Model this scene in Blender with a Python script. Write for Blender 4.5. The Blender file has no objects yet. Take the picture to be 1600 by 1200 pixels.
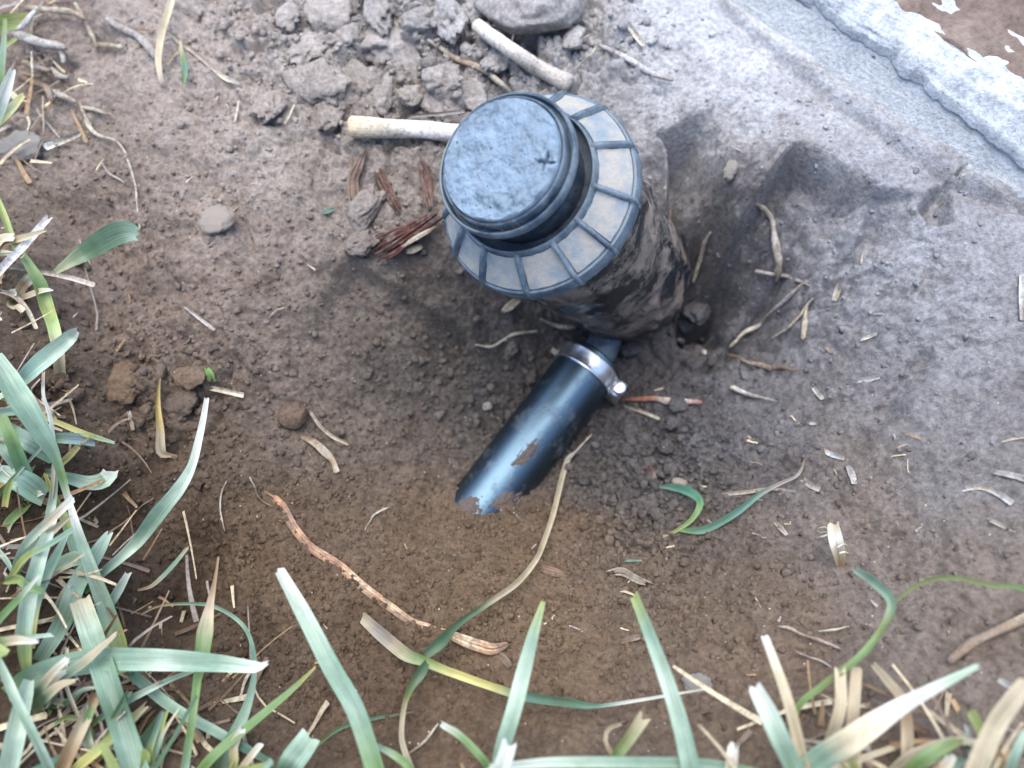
import bpy, math, random
import numpy as np
from mathutils import Matrix, Vector

random.seed(11)
RNG = np.random.default_rng(11)
R = math.radians

# ------------------------------------------------------------------ camera
CAM_H = 0.28                      # metres above the lawn
F_PX = 1210.0                     # focal length in pixels of the 1600 x 1200 photograph
NADIR = (1000.0, 1050.0)          # where straight down falls in the photograph
zc = -np.array([NADIR[0] - 800, 600 - NADIR[1], -F_PX]); zc /= np.linalg.norm(zc)
yc = np.array([0, 1, 0]) - zc[1] * zc; yc /= np.linalg.norm(yc)
xc = np.cross(yc, zc)
M3 = np.array([xc, yc, zc])       # camera axes -> world axes
CAM = np.array([0.0, 0.0, CAM_H])

scene = bpy.context.scene
cd = bpy.data.cameras.new('camera')
cam = bpy.data.objects.new('camera', cd)
scene.collection.objects.link(cam)
mw = Matrix.Identity(4)
for i in range(3):
    for j in range(3):
        mw[i][j] = M3[i][j]
    mw[i][3] = CAM[i]
cam.matrix_world = mw
cd.sensor_width = 36
cd.lens = F_PX / 1600 * 36
cd.clip_start = 0.01
cd.clip_end = 200
cd.dof.use_dof = True
cd.dof.focus_distance = 0.335
cd.dof.aperture_fstop = 5.6
scene.camera = cam

# ------------------------------------------------------------------ light: open shade under a bright sky
SUN_DIR = Vector((0.04, 0.20, 0.97)).normalized()
world = bpy.data.worlds.new('World')
scene.world = world
world.use_nodes = True
wn = world.node_tree
bg = wn.nodes['Background']
sky = wn.nodes.new('ShaderNodeTexSky')
sky.sky_type = 'NISHITA'
sky.sun_disc = False
sky.sun_elevation = math.asin(SUN_DIR.z)
sky.sun_rotation = math.atan2(SUN_DIR.x, SUN_DIR.y)
wn.links.new(sky.outputs[0], bg.inputs[0])
bg.inputs[1].default_value = 0.115
sl = bpy.data.lights.new('sun', 'SUN')
sl.energy = 1.5
sl.angle = R(60)
sl.color = (1.0, 0.975, 0.94)
sun = bpy.data.objects.new('sun', sl)
sun.rotation_euler = SUN_DIR.to_track_quat('Z', 'Y').to_euler()
sun.location = (0, 0, 3)
scene.collection.objects.link(sun)
scene.view_settings.view_transform = 'Standard'
scene.view_settings.look = 'None'
scene.view_settings.exposure = 1.95
scene.view_settings.gamma = 1.0
scene.cycles.use_denoising = True

# ------------------------------------------------------------------ helpers
COL = scene.collection

def S(c):
    """sRGB 0..255 -> linear"""
    c = np.asarray(c, float) / 255
    return np.where(c <= 0.04045, c / 12.92, ((c + 0.055) / 1.055) ** 2.4)

def ray(u, v):
    d = np.array([u - 800, 600 - v, -F_PX]) / F_PX
    return M3 @ d               # world vector of unit optical depth

def at_z(u, v, z):
    d = ray(u, v)
    return CAM + d * ((z - CAM_H) / d[2])

def at_depth(u, v, dep):
    return CAM + ray(u, v) * dep

def tag(o, label=None, cat=None, group=None, kind=None):
    if label: o['label'] = label
    if cat: o['category'] = cat
    if group: o['group'] = group
    if kind: o['kind'] = kind
    return o

def mesh_np(name, verts, faces, mat, parent=None, cols=None, uvs=None, smooth=True):
    """faces: (n,3) or (n,4) int array; cols: per vertex linear rgb; uvs: per vertex"""
    verts = np.asarray(verts, np.float32); faces = np.asarray(faces, np.int32)
    me = bpy.data.meshes.new(name)
    k = faces.shape[1]
    me.vertices.add(len(verts)); me.vertices.foreach_set('co', verts.ravel())
    me.loops.add(faces.size); me.loops.foreach_set('vertex_index', faces.ravel())
    me.polygons.add(len(faces))
    me.polygons.foreach_set('loop_start', np.arange(0, faces.size, k, dtype=np.int32))
    me.polygons.foreach_set('loop_total', np.full(len(faces), k, np.int32))
    me.update(calc_edges=True)
    if smooth:
        me.polygons.foreach_set('use_smooth', np.ones(len(faces), bool))
    if cols is not None:
        a = me.color_attributes.new('Col', 'FLOAT_COLOR', 'POINT')
        c4 = np.ones((len(verts), 4), np.float32); c4[:, :3] = cols
        a.data.foreach_set('color', c4.ravel())
    if uvs is not None:
        l = me.uv_layers.new(name='UVMap')
        l.data.foreach_set('uv', np.asarray(uvs, np.float32)[faces.ravel()].ravel())
    me.materials.append(mat)
    o = bpy.data.objects.new(name, me)
    COL.objects.link(o)
    if parent is not None:
        o.parent = parent
    return o

def empty(name, loc=(0, 0, 0)):
    o = bpy.data.objects.new(name, None)
    o.empty_display_size = 0.02
    o.location = loc
    COL.objects.link(o)
    return o

# ---- noise (numpy)
def hash2(ix, iy, seed=0):
    h = (ix.astype(np.int64) * 374761393 + iy.astype(np.int64) * 668265263 + seed * 1442695041) & 0x7fffffff
    h = ((h ^ (h >> 13)) * 1274126177) & 0x7fffffff
    h = ((h ^ (h >> 16)) * 1103515245) & 0x7fffffff
    return (h & 0xffffff) / float(0xffffff)

def vnoise(x, y, seed=0):
    ix = np.floor(x); iy = np.floor(y)
    fx = x - ix; fy = y - iy
    fx = fx * fx * fx * (fx * (fx * 6 - 15) + 10); fy = fy * fy * fy * (fy * (fy * 6 - 15) + 10)
    ix = ix.astype(np.int64); iy = iy.astype(np.int64)
    a = hash2(ix, iy, seed); b = hash2(ix + 1, iy, seed); c = hash2(ix, iy + 1, seed); d = hash2(ix + 1, iy + 1, seed)
    return (a + (b - a) * fx) * (1 - fy) + (c + (d - c) * fx) * fy - 0.5

def fbm(x, y, f, octv, seed=0, gain=0.5):
    t = np.zeros_like(x); a = 1.0
    for k in range(octv):
        t += a * vnoise(x * f + 13.7 * k, y * f - 7.1 * k, seed + k)
        a *= gain; f *= 2.03
    return t

def worley(x, y, f, seed=0):
    """F1, F2 distances (cell units) and cell id noise"""
    X = x * f; Y = y * f
    ix = np.floor(X).astype(np.int64); iy = np.floor(Y).astype(np.int64)
    f1 = np.full_like(X, 9.0); f2 = np.full_like(X, 9.0); cid = np.zeros_like(X)
    for dx in (-1, 0, 1):
        for dy in (-1, 0, 1):
            px = ix + dx + hash2(ix + dx, iy + dy, seed); py = iy + dy + hash2(ix + dx, iy + dy, seed + 77)
            d = np.hypot(px - X, py - Y)
            n = d < f1
            f2 = np.where(n, f1, np.minimum(f2, d))
            cid = np.where(n, hash2(ix + dx, iy + dy, seed + 5), cid)
            f1 = np.where(n, d, f1)
    return f1, f2, cid

def sstep(a, b, x):
    t = np.clip((x - a) / (b - a), 0, 1)
    return t * t * (3 - 2 * t)

# ------------------------------------------------------------------ materials
def new_mat(name):
    m = bpy.data.materials.new(name); m.use_nodes = True
    nt = m.node_tree
    return m, nt, nt.nodes['Principled BSDF']

def N(nt, typ, **kw):
    n = nt.nodes.new(typ)
    for k, v in kw.items():
        setattr(n, k, v)
    return n

def noise_node(nt, vec, scale, detail=4, rough=0.6):
    n = N(nt, 'ShaderNodeTexNoise')
    n.inputs['Scale'].default_value = scale; n.inputs['Detail'].default_value = detail
    n.inputs['Roughness'].default_value = rough
    nt.links.new(vec, n.inputs['Vector'])
    return n.outputs['Fac']

def ramp(nt, fac, stops):
    r = N(nt, 'ShaderNodeValToRGB')
    el = r.color_ramp.elements
    while len(el) < len(stops):
        el.new(0.5)
    for e, (p, c) in zip(el, stops):
        e.position = p
        e.color = (c, c, c, 1) if isinstance(c, (int, float)) else (*c, 1)
    nt.links.new(fac, r.inputs[0])
    return r.outputs[0]

def mix(nt, fac, a, b, mode='MIX'):
    m = N(nt, 'ShaderNodeMix', data_type='RGBA', blend_type=mode)
    for sock, val in ((m.inputs[0], fac), (m.inputs[6], a), (m.inputs[7], b)):
        if isinstance(val, bpy.types.NodeSocket):
            nt.links.new(val, sock)
        elif isinstance(val, (int, float)):
            sock.default_value = val
        else:
            sock.default_value = (*val, 1)
    return m.outputs[2]

def bump(nt, h, strength, dist, prev=None):
    b = N(nt, 'ShaderNodeBump')
    b.inputs['Strength'].default_value = strength; b.inputs['Distance'].default_value = dist
    nt.links.new(h, b.inputs['Height'])
    if prev is not None:
        nt.links.new(prev, b.inputs['Normal'])
    return b.outputs[0]

def mat_soil():
    m, nt, b = new_mat('soil')
    at = N(nt, 'ShaderNodeAttribute', attribute_name='Col')
    g = N(nt, 'ShaderNodeNewGeometry').outputs['Position']
    fine = noise_node(nt, g, 420, 6, 0.72)
    mid = noise_node(nt, g, 70, 5, 0.65)
    grains = noise_node(nt, g, 1500, 3, 0.6)
    c = mix(nt, 1.0, at.outputs['Color'], ramp(nt, fine, [(0.28, 0.52), (0.5, 0.98), (0.72, 1.42)]), 'MULTIPLY')
    c = mix(nt, 1.0, c, ramp(nt, mid, [(0.3, (0.78, 0.75, 0.72)), (0.55, (1, 1, 1)), (0.75, (1.16, 1.15, 1.14))]), 'MULTIPLY')
    v = N(nt, 'ShaderNodeTexVoronoi'); v.inputs['Scale'].default_value = 330
    nt.links.new(g, v.inputs['Vector'])
    sel = ramp(nt, v.outputs['Distance'], [(0.10, 1.0), (0.16, 0.0)])
    hs = N(nt, 'ShaderNodeSeparateColor'); nt.links.new(v.outputs['Color'], hs.inputs[0])
    few = ramp(nt, hs.outputs[0], [(0.93, 0.0), (0.95, 1.0)])
    mm = N(nt, 'ShaderNodeMath', operation='MULTIPLY'); nt.links.new(sel, mm.inputs[0]); nt.links.new(few, mm.inputs[1])
    c = mix(nt, mm.outputs[0], c, S((190, 176, 158)))
    nt.links.new(c, b.inputs['Base Color'])
    b.inputs['Roughness'].default_value = 0.95
    b.inputs['Specular IOR Level'].default_value = 0.2
    n1 = bump(nt, fine, 0.85, 0.0028)
    n2 = bump(nt, grains, 0.6, 0.0006, n1)
    nt.links.new(n2, b.inputs['Normal'])
    return m

def mat_blade():
    m, nt, b = new_mat('leaf')
    at = N(nt, 'ShaderNodeAttribute', attribute_name='Col')
    uv = N(nt, 'ShaderNodeUVMap', uv_map='UVMap').outputs[0]
    mp = N(nt, 'ShaderNodeMapping'); mp.inputs['Scale'].default_value = (1, 0.02, 1)
    nt.links.new(uv, mp.inputs['Vector'])
    veins = noise_node(nt, mp.outputs[0], 22, 3, 0.6)
    g = N(nt, 'ShaderNodeNewGeometry').outputs['Position']
    blot = noise_node(nt, g, 160, 4, 0.6)
    c = mix(nt, 1.0, at.outputs['Color'], ramp(nt, veins, [(0.3, 0.62), (0.5, 0.98), (0.7, 1.25)]), 'MULTIPLY')
    c = mix(nt, 1.0, c, ramp(nt, blot, [(0.3, (0.82, 0.85, 0.8)), (0.55, (1, 1, 1)), (0.75, (1.12, 1.08, 1.02))]), 'MULTIPLY')
    nt.links.new(c, b.inputs['Base Color'])
    b.inputs['Roughness'].default_value = 0.42
    b.inputs['Specular IOR Level'].default_value = 0.55
    nt.links.new(bump(nt, veins, 0.45, 0.0005), b.inputs['Normal'])
    tr = N(nt, 'ShaderNodeBsdfTranslucent')
    nt.links.new(c, tr.inputs['Color'])
    ms = N(nt, 'ShaderNodeMixShader'); ms.inputs[0].default_value = 0.22
    nt.links.new(b.outputs[0], ms.inputs[1]); nt.links.new(tr.outputs[0], ms.inputs[2])
    nt.links.new(ms.outputs[0], nt.nodes['Material Output'].inputs[0])
    return m

def mat_wood(name, rough=0.75, fib=1.0, dirty=0.8):
    m, nt, b = new_mat(name)
    at = N(nt, 'ShaderNodeAttribute', attribute_name='Col')
    uv = N(nt, 'ShaderNodeUVMap', uv_map='UVMap').outputs[0]
    mp = N(nt, 'ShaderNodeMapping'); mp.inputs['Scale'].default_value = (1, 0.06, 1)
    nt.links.new(uv, mp.inputs['Vector'])
    fibre = noise_node(nt, mp.outputs[0], 18, 4, 0.65)
    g = N(nt, 'ShaderNodeNewGeometry').outputs['Position']
    dirt = noise_node(nt, g, 230, 5, 0.7)
    c = mix(nt, 1.0, at.outputs['Color'], ramp(nt, fibre, [(0.25, 0.62), (0.5, 1.0), (0.75, 1.15)]), 'MULTIPLY')
    patch = noise_node(nt, g, 520, 4, 0.7)
    c = mix(nt, 1.0, c, ramp(nt, patch, [(0.32, (0.55, 0.5, 0.46)), (0.5, (1, 1, 1)), (0.7, (1.18, 1.2, 1.24))]), 'MULTIPLY')
    c = mix(nt, ramp(nt, dirt, [(0.47, 0.0), (0.62, dirty)]), c, S((118, 102, 90)))
    nt.links.new(c, b.inputs['Base Color'])
    b.inputs['Roughness'].default_value = rough
    b.inputs['Specular IOR Level'].default_value = 0.3
    n1 = bump(nt, fibre, 0.6 * fib, 0.0008)
    nt.links.new(bump(nt, dirt, 0.4, 0.0008, n1), b.inputs['Normal'])
    return m

def mat_plastic(name, base, dust, lo, hi, rough, scale, spec=0.5, dust2=None):
    m, nt, b = new_mat(name)
    g = N(nt, 'ShaderNodeTexCoord').outputs['Object']
    d1 = noise_node(nt, g, scale, 6, 0.68)
    d2 = noise_node(nt, g, scale * 9, 4, 0.7)
    ad = N(nt, 'ShaderNodeMath', operation='MULTIPLY_ADD'); ad.inputs[1].default_value = 0.25
    nt.links.new(d2, ad.inputs[0]); nt.links.new(d1, ad.inputs[2])
    f = ramp(nt, ad.outputs[0], [(lo, 0.0), (hi, 1.0)])
    dc = mix(nt, d2, dust, dust2 if dust2 is not None else dust)
    nt.links.new(mix(nt, f, base, dc), b.inputs['Base Color'])
    rr = N(nt, 'ShaderNodeMapRange'); rr.inputs[3].default_value = rough; rr.inputs[4].default_value = 0.9
    nt.links.new(f, rr.inputs[0]); nt.links.new(rr.outputs[0], b.inputs['Roughness'])
    b.inputs['Specular IOR Level'].default_value = spec
    n1 = bump(nt, f, 0.35, 0.0006)
    nt.links.new(bump(nt, d2, 0.15, 0.0004, n1), b.inputs['Normal'])
    return m

def mat_stone(name, cols, scale, rough=0.85, bumpd=0.0015, spec=0.3):
    m, nt, b = new_mat(name)
    g = N(nt, 'ShaderNodeTexCoord').outputs['Object']
    a = noise_node(nt, g, scale, 6, 0.65); f = noise_node(nt, g, scale * 8, 5, 0.7)
    n = len(cols)
    c = ramp(nt, a, [(0.3 + 0.4 * i / (n - 1), tuple(S(x))) for i, x in enumerate(cols)])
    c = mix(nt, 1.0, c, ramp(nt, f, [(0.3, 0.72), (0.55, 1.0), (0.75, 1.12)]), 'MULTIPLY')
    nt.links.new(c, b.inputs['Base Color'])
    b.inputs['Roughness'].default_value = rough; b.inputs['Specular IOR Level'].default_value = spec
    n1 = bump(nt, a, 0.5, bumpd * 2)
    nt.links.new(bump(nt, f, 0.6, bumpd, n1), b.inputs['Normal'])
    return m

SOIL = mat_soil()
LEAF = mat_blade()
WOOD = mat_wood('root_fibre')
STRAW = mat_wood('dry_straw', 0.55, 0.7, 0.4)
PEELED = mat_wood('peeled_root', 0.7, 0.8, 0.22)
CAP = mat_plastic('pale_blue_grey_plastic', S((66, 80, 92)), S((140, 157, 170)), 0.42, 0.80, 0.4, 110, 0.6, S((96, 114, 130)))  # cap: slate base under paler blue grey mottling
RIMM = mat_plastic('blue_grey_plastic', S((50, 66, 80)), S((116, 128, 136)), 0.52, 0.9, 0.33, 70, 0.6)
PANEL = mat_plastic('dusty_flange_plastic', S((90, 112, 128)), S((172, 164, 152)), 0.40, 0.72, 0.55, 90, 0.4, S((112, 112, 110)))
BODY = mat_plastic('muddy_black_plastic', S((26, 30, 36)), S((128, 114, 102)), 0.57, 0.69, 0.36, 42, 0.5, S((100, 90, 82)))
PIPE = mat_plastic('black_polythene', S((9, 10, 13)), S((92, 84, 80)), 0.66, 1.0, 0.40, 60, 1.0)
PIPE.node_tree.nodes['Principled BSDF'].inputs['Specular Tint'].default_value = (0.5, 0.78, 1.0, 1)  # blue of the sky highlight painted into the specular tint
PIPE.node_tree.nodes['Principled BSDF'].inputs['IOR'].default_value = 1.75
MUD = mat_stone('dried_mud', [(80, 72, 67), (98, 88, 82), (76, 67, 62)], 120, 0.95, 0.001, 0.15)
m_, nt_, b_ = new_mat('zinc_plated_steel')
b_.inputs['Base Color'].default_value = (0.62, 0.63, 0.64, 1); b_.inputs['Metallic'].default_value = 0.95
g_ = N(nt_, 'ShaderNodeTexCoord').outputs['Object']
nt_.links.new(ramp(nt_, noise_node(nt_, g_, 140, 5, 0.7), [(0.35, 0.2), (0.65, 0.55)]), b_.inputs['Roughness'])
STEEL = m_
CONC = mat_stone('grey_concrete', [(162, 164, 165), (178, 180, 180), (188, 189, 188)], 60, 0.95, 0.0022, 0.15)
KERB_WHITE = mat_stone('kerb_white', [(128, 131, 134), (172, 175, 177), (196, 198, 199)], 70, 0.95, 0.0012, 0.15)  # white layer of the kerb top, blotched with grey
PAVE = mat_stone('brown_paving', [(92, 78, 69), (112, 97, 87), (130, 115, 104)], 45, 0.9, 0.0015)
LUMP = mat_stone('chalky_earth', [(138, 130, 120), (172, 164, 154), (192, 186, 176)], 160, 0.95, 0.0015, 0.1)
PEB = mat_stone('pale_pebble', [(140, 129, 117), (160, 148, 135), (148, 136, 123)], 90, 0.85, 0.0006)

# ------------------------------------------------------------------ ground: dug hole in soil
GX0, GX1, GY0, GY1 = -0.40, 0.40, -0.20, 0.44
# surface heights read off the photograph: (u, v, z)
HP = [(0, -60, 0.0), (150, -60, -0.012), (300, 60, -0.02), (120, 150, -0.008), (20, 250, 0.0), (400, 260, -0.026), (250, 330, -0.02), (560, 60, -0.028),
      (560, 200, -0.032), (800, 20, -0.036), (650, 170, -0.036), (600, 310, -0.042), (500, 400, -0.042), (350, 480, -0.036), (220, 520, -0.034),
      (640, 390, -0.052), (720, 250, -0.045), (850, 150, -0.045), (950, 100, -0.046), (1000, 220, -0.056), (1060, 300, -0.062),
      (680, 460, -0.075), (600, 500, -0.066), (800, 500, -0.105), (560, 620, -0.078), (460, 600, -0.058), (650, 690, -0.098), (860, 520, -0.125), (940, 560, -0.143),
      (1010, 560, -0.136), (780, 630, -0.127), (720, 720, -0.108), (690, 800, -0.098), (755, 815, -0.101), (825, 795, -0.112), (860, 720, -0.127), (900, 780, -0.115), (960, 640, -0.138),
      (1000, 700, -0.125), (760, 860, -0.084), (1000, 850, -0.100), (850, 900, -0.084), (1080, 560, -0.122), (1100, 680, -0.113), (1120, 790, -0.103),
      (1250, 560, -0.096), (1250, 680, -0.092), (1300, 800, -0.078), (1450, 700, -0.065), (1550, 550, -0.058), (1480, 420, -0.056), (1330, 430, -0.07), (1300, 320, -0.056),
      (1180, 470, -0.108), (1100, 450, -0.112), (1080, 380, -0.10), (1150, 330, -0.064), (1100, 200, -0.052), (1100, 60, -0.046), (1250, 190, -0.05), (1400, 300, -0.052),
      (500, 850, -0.066), (590, 930, -0.058), (700, 990, -0.056), (800, 1010, -0.058), (400, 800, -0.055), (300, 700, -0.045), (320, 880, -0.058), (250, 780, -0.05), (240, 960, -0.05),
      (440, 960, -0.05), (400, 1090, -0.042), (540, 1060, -0.045), (650, 1100, -0.040), (1000, 980, -0.066), (1200, 940, -0.058), (1400, 900, -0.052),
      (1560, 900, -0.035), (1500, 1060, -0.022), (1250, 1080, -0.032), (1000, 1100, -0.040), (850, 1140, -0.034), (700, 1180, -0.026), (1100, 1190, -0.020),
      (150, 640, -0.030), (60, 560, -0.008), (70, 720, -0.010), (60, 880, -0.004), (140, 860, -0.030), (110, 1000, -0.010), (220, 1100, -0.022), (330, 1190, -0.018), (100, 1150, 0.0), (110, 430, -0.02), (40, 400, 0.0),
      (600, 1290, 0.0), (300, 1290, 0.0), (900, 1270, 0.0), (1200, 1270, 0.0), (1500, 1200, -0.005), (1700, 900, -0.02), (1700, 600, -0.045), (1800, 450, -0.05), (900, -120, -0.04), (500, -120, -0.02),
      (-150, 200, 0.0), (-150, 600, 0.0), (-150, 1000, 0.0), (0, 1300, 0.0), (1800, 1200, 0.0), (-100, -200, 0.0), (200, -250, 0.0), (1100, 1450, 0.0)]
hp = np.array([[*at_z(u, v, z)[:2], z] for u, v, z in HP])

def tps_fit(p, val, reg=1e-5):
    n = len(p)
    d = np.hypot(p[:, None, 0] - p[None, :, 0], p[:, None, 1] - p[None, :, 1])
    K = np.where(d > 0, d * d * np.log(d + 1e-12), 0) + reg * np.eye(n)
    P = np.c_[np.ones(n), p]
    A = np.zeros((n + 3, n + 3)); A[:n, :n] = K; A[:n, n:] = P; A[n:, :n] = P.T
    return np.linalg.solve(A, np.r_[val, np.zeros(3)])

def tps_eval(p, w, x, y):
    n = len(p)
    out = w[n] + w[n + 1] * x + w[n + 2] * y
    for i in range(n):
        d2 = (x - p[i, 0]) ** 2 + (y - p[i, 1]) ** 2
        out += w[i] * 0.5 * d2 * np.log(d2 + 1e-18)
    return out

hw = tps_fit(hp[:, :2], hp[:, 2])
# coarse evaluation, then bicubic-ish resampling through np.interp on both axes
cx = np.arange(GX0 - 0.02, GX1 + 0.021, 0.004); cy = np.arange(GY0 - 0.02, GY1 + 0.021, 0.004)
CXX, CYY = np.meshgrid(cx, cy)
HC = tps_eval(hp[:, :2], hw, CXX, CYY)

STEP = 0.00078
fx = np.arange(GX0, GX1, STEP); fy = np.arange(GY0, GY1, STEP)
tail = 0.004 * np.cumsum(1.32 ** np.arange(30))
tail = tail[tail < 40]
gx = np.r_[(GX0 - tail)[::-1], fx, GX1 - STEP + tail]
gy = np.r_[(GY0 - tail)[::-1], fy, GY1 - STEP + tail]
XX, YY = np.meshgrid(gx, gy)

def bilin(ax, ay, F, x, y):
    i = np.clip(np.searchsorted(ax, x) - 1, 0, len(ax) - 2); j = np.clip(np.searchsorted(ay, y) - 1, 0, len(ay) - 2)
    tx = np.clip((x - ax[i]) / (ax[i + 1] - ax[i]), 0, 1); ty = np.clip((y - ay[j]) / (ay[j + 1] - ay[j]), 0, 1)
    return (F[j, i] * (1 - tx) + F[j, i + 1] * tx) * (1 - ty) + (F[j + 1, i] * (1 - tx) + F[j + 1, i + 1] * tx) * ty

H = bilin(cx, cy, HC, XX, YY)
# beyond the dug patch the soil levels out
edge = np.maximum(np.maximum(GX0 - XX, XX - GX1), np.maximum(GY0 - YY, YY - GY1))
lev = sstep(-0.03, 0.12, edge)
H = H * (1 - lev) + (-0.004) * lev

def gauss(u, v, z, rad):
    p = at_z(u, v, z)
    return np.exp(-((XX - p[0]) ** 2 + (YY - p[1]) ** 2) / (rad * rad))

def seg_side(pts, z):
    """signed distance to an open polyline on the soil (positive on its lower right side) and the parameter along it"""
    P = [at_z(u, v, z)[:2] for u, v in pts]
    best = np.full_like(XX, 9.0); sg = np.zeros_like(XX); along = np.zeros_like(XX)
    for k, (a, b) in enumerate(zip(P[:-1], P[1:])):
        d = b - a; L = np.hypot(*d)
        t = ((XX - a[0]) * d[0] + (YY - a[1]) * d[1]) / (L * L)
        tc = np.clip(t, 0, 1)
        dist = np.hypot(XX - a[0] - tc * d[0], YY - a[1] - tc * d[1])
        s = np.sign((XX - a[0]) * d[1] - (YY - a[1]) * d[0])
        n = dist < best
        best = np.where(n, dist, best); sg = np.where(n, s, sg); along = np.where(n, k + tc, along)
    return best, sg, along / (len(P) - 1)

# spade cut: a sharp broken edge right of the sprinkler with a steep face below it
wob = fbm(XX, YY, 60, 3, 4) * 0.004
for pts, z, dep, wid, fall in (([(1035, 340), (1075, 392), (1115, 372), (1178, 318), (1236, 246)], -0.062, 0.032, 0.0035, 0.045),
                               ([(1020, 262), (1042, 300), (1040, 345), (1062, 395), (1066, 450)], -0.08, -0.05, 0.003, 0.022),
                               ([(556, 412), (600, 436), (655, 452), (710, 470)], -0.056, 0.012, 0.006, 0.035),
                               ([(1420, 330), (1480, 285), (1485, 360)], -0.055, 0.012, 0.006, 0.025),
                               ([(1290, 402), (1345, 345), (1352, 300)], -0.055, 0.010, 0.006, 0.02)):
    d, s, al = seg_side(pts, z)
    d = np.maximum(d + wob, 0)
    prof = sstep(0, wid, d) * np.exp(-(d / fall) ** 2) * sstep(0.0, 0.1, al) * sstep(1.0, 0.9, al)
    H -= abs(dep) * prof * ((s > 0) if dep > 0 else (s < 0))
# narrow cracks in the soil
for pts, z, dep, wid in (([(1225, 432), (1190, 475), (1150, 515), (1110, 545)], -0.105, 0.011, 0.0035), ([(1078, 482), (1100, 478), (1122, 492)], -0.11, 0.012, 0.0035),
                         ([(1443, 560), (1425, 590), (1400, 615), (1392, 645)], -0.07, 0.008, 0.004), ([(1130, 25), (1290, 150), (1480, 285), (1600, 330)], -0.05, 0.006, 0.004),
                         ([(280, 255), (330, 290), (365, 330), (378, 375)], -0.022, 0.006, 0.005), ([(500, 30), (530, 45), (560, 28)], -0.028, 0.009, 0.003),
                         ([(545, 105), (575, 85), (590, 60)], -0.03, 0.010, 0.004), ([(890, 20), (905, 50), (870, 62), (800, 66)], -0.04, 0.012, 0.004),
                         ([(640, 85), (650, 130), (640, 150)], -0.034, 0.010, 0.003), ([(180, 770), (230, 745), (290, 690)], -0.045, 0.006, 0.005)):
    d, s, al = seg_side(pts, z)
    d = np.abs(d + wob * 0.4)
    H -= dep * np.exp(-(d / wid) ** 2)

# roughness of the crumbly soil: strongest in the heap above the sprinkler and right of the pipe
heap = np.clip(gauss(620, 90, -0.03, 0.075) + gauss(520, 30, -0.03, 0.05) + 0.9 * gauss(820, 60, -0.04, 0.06) + 0.7 * gauss(250, 600, -0.04, 0.035) + 0.5 * gauss(340, 620, -0.045, 0.03), 0, 1)
crumb = np.clip(gauss(1010, 720, -0.115, 0.05) + gauss(1030, 790, -0.11, 0.04) + 0.6 * gauss(820, 600, -0.12, 0.05) + 0.5 * gauss(700, 560, -0.1, 0.05), 0, 1)
inner = 1 - sstep(0.0, 0.05, edge)
k0_ = at_z(1130, 8, -0.048)[:2]; k1_ = at_z(1600, 322, -0.048)[:2]; kt_ = (k1_ - k0_) / np.hypot(*(k1_ - k0_))
near_kerb = np.abs((XX - k0_[0]) * -kt_[1] + (YY - k0_[1]) * kt_[0])
inner = inner * (0.35 + 0.65 * sstep(0.015, 0.06, near_kerb))      # trodden smooth beside the kerb
bx = XX + fbm(XX, YY, 90, 2, 40) * 0.006; by = YY + fbm(XX, YY, 90, 2, 50) * 0.006
f1, f2, cid = worley(bx, by, 62, 3)
H += heap * inner * (np.sqrt(np.clip(f2 - f1, 0, 1)) * 0.008 + cid * 0.009 - 0.0085)
f1, f2, cid = worley(bx * 1.0 + 3.1, by, 150, 8)
H += (0.9 * heap + 0.9 * crumb + 0.12) * inner * (np.sqrt(np.clip(f2 - f1, 0, 1)) * 0.0032 + cid * 0.0032 - 0.003)
f1, f2, cid = worley(bx + 1.7, by + 0.4, 300, 12)
H += (0.6 * heap + 0.9 * crumb + 0.42) * inner * (np.sqrt(np.clip(f2 - f1, 0, 1)) * 0.0017 + cid * 0.0016 - 0.0016)
H += fbm(XX, YY, 14, 3, 20) * 0.009 * (0.25 + 0.75 * inner)
H += fbm(XX, YY, 75, 3, 23) * 0.0045 * inner
H += fbm(XX, YY, 260, 3, 27, 0.6) * 0.0026 * inner
pitm = np.clip(gauss(1130, 430, -0.09, 0.05) + gauss(1200, 350, -0.07, 0.035) + 0.8 * gauss(1380, 350, -0.055, 0.04), 0, 1)
f1, f2, cid = worley(bx + 2.2, by - 1.1, 85, 51)
H += pitm * inner * (cid * 0.006 - 0.003 + np.sqrt(np.clip(f2 - f1, 0, 1)) * 0.003)
# small hollows and pits
for u, v, z, rad, dep in ((1020, 300, -0.07, 0.009, 0.02), (320, 900, -0.058, 0.02, 0.006), (130, 800, -0.03, 0.014, 0.012), (90, 330, -0.005, 0.018, 0.014), (60, 130, -0.005, 0.02, 0.012), (150, 60, -0.01, 0.015, 0.012), (210, 560, -0.034, 0.006, 0.006), (140, 520, -0.03, 0.012, 0.010), (40, 800, -0.006, 0.016, 0.020), (60, 960, -0.004, 0.02, 0.016), (20, 620, -0.006, 0.012, 0.016), (180, 990, -0.03, 0.02, 0.012), (90, 480, -0.02, 0.012, 0.012), (120, 1080, -0.008, 0.018, 0.016)):
    H -= dep * gauss(u, v, z, rad)

# concrete edging line (front foot on the soil)
K0 = at_z(1130, 8, -0.048)[:2]; K1 = at_z(1600, 322, -0.048)[:2]
KD = (K1 - K0) / np.hypot(*(K1 - K0)); KN = np.array([-KD[1], KD[0]])
if KN[1] < 0: KN = -KN
kd = (XX - K0[0]) * KN[0] + (YY - K0[1]) * KN[1]
H = np.where(kd > 0.002, np.minimum(H, -0.05), H)
H = H - 0.0 * kd + 0.010 * np.exp(-np.clip(-kd, 0, 1) / 0.02) * (kd < 0) * inner

def ground_z(x, y):
    return bilin(gx, gy, H, np.asarray(x, float), np.asarray(y, float))

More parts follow.
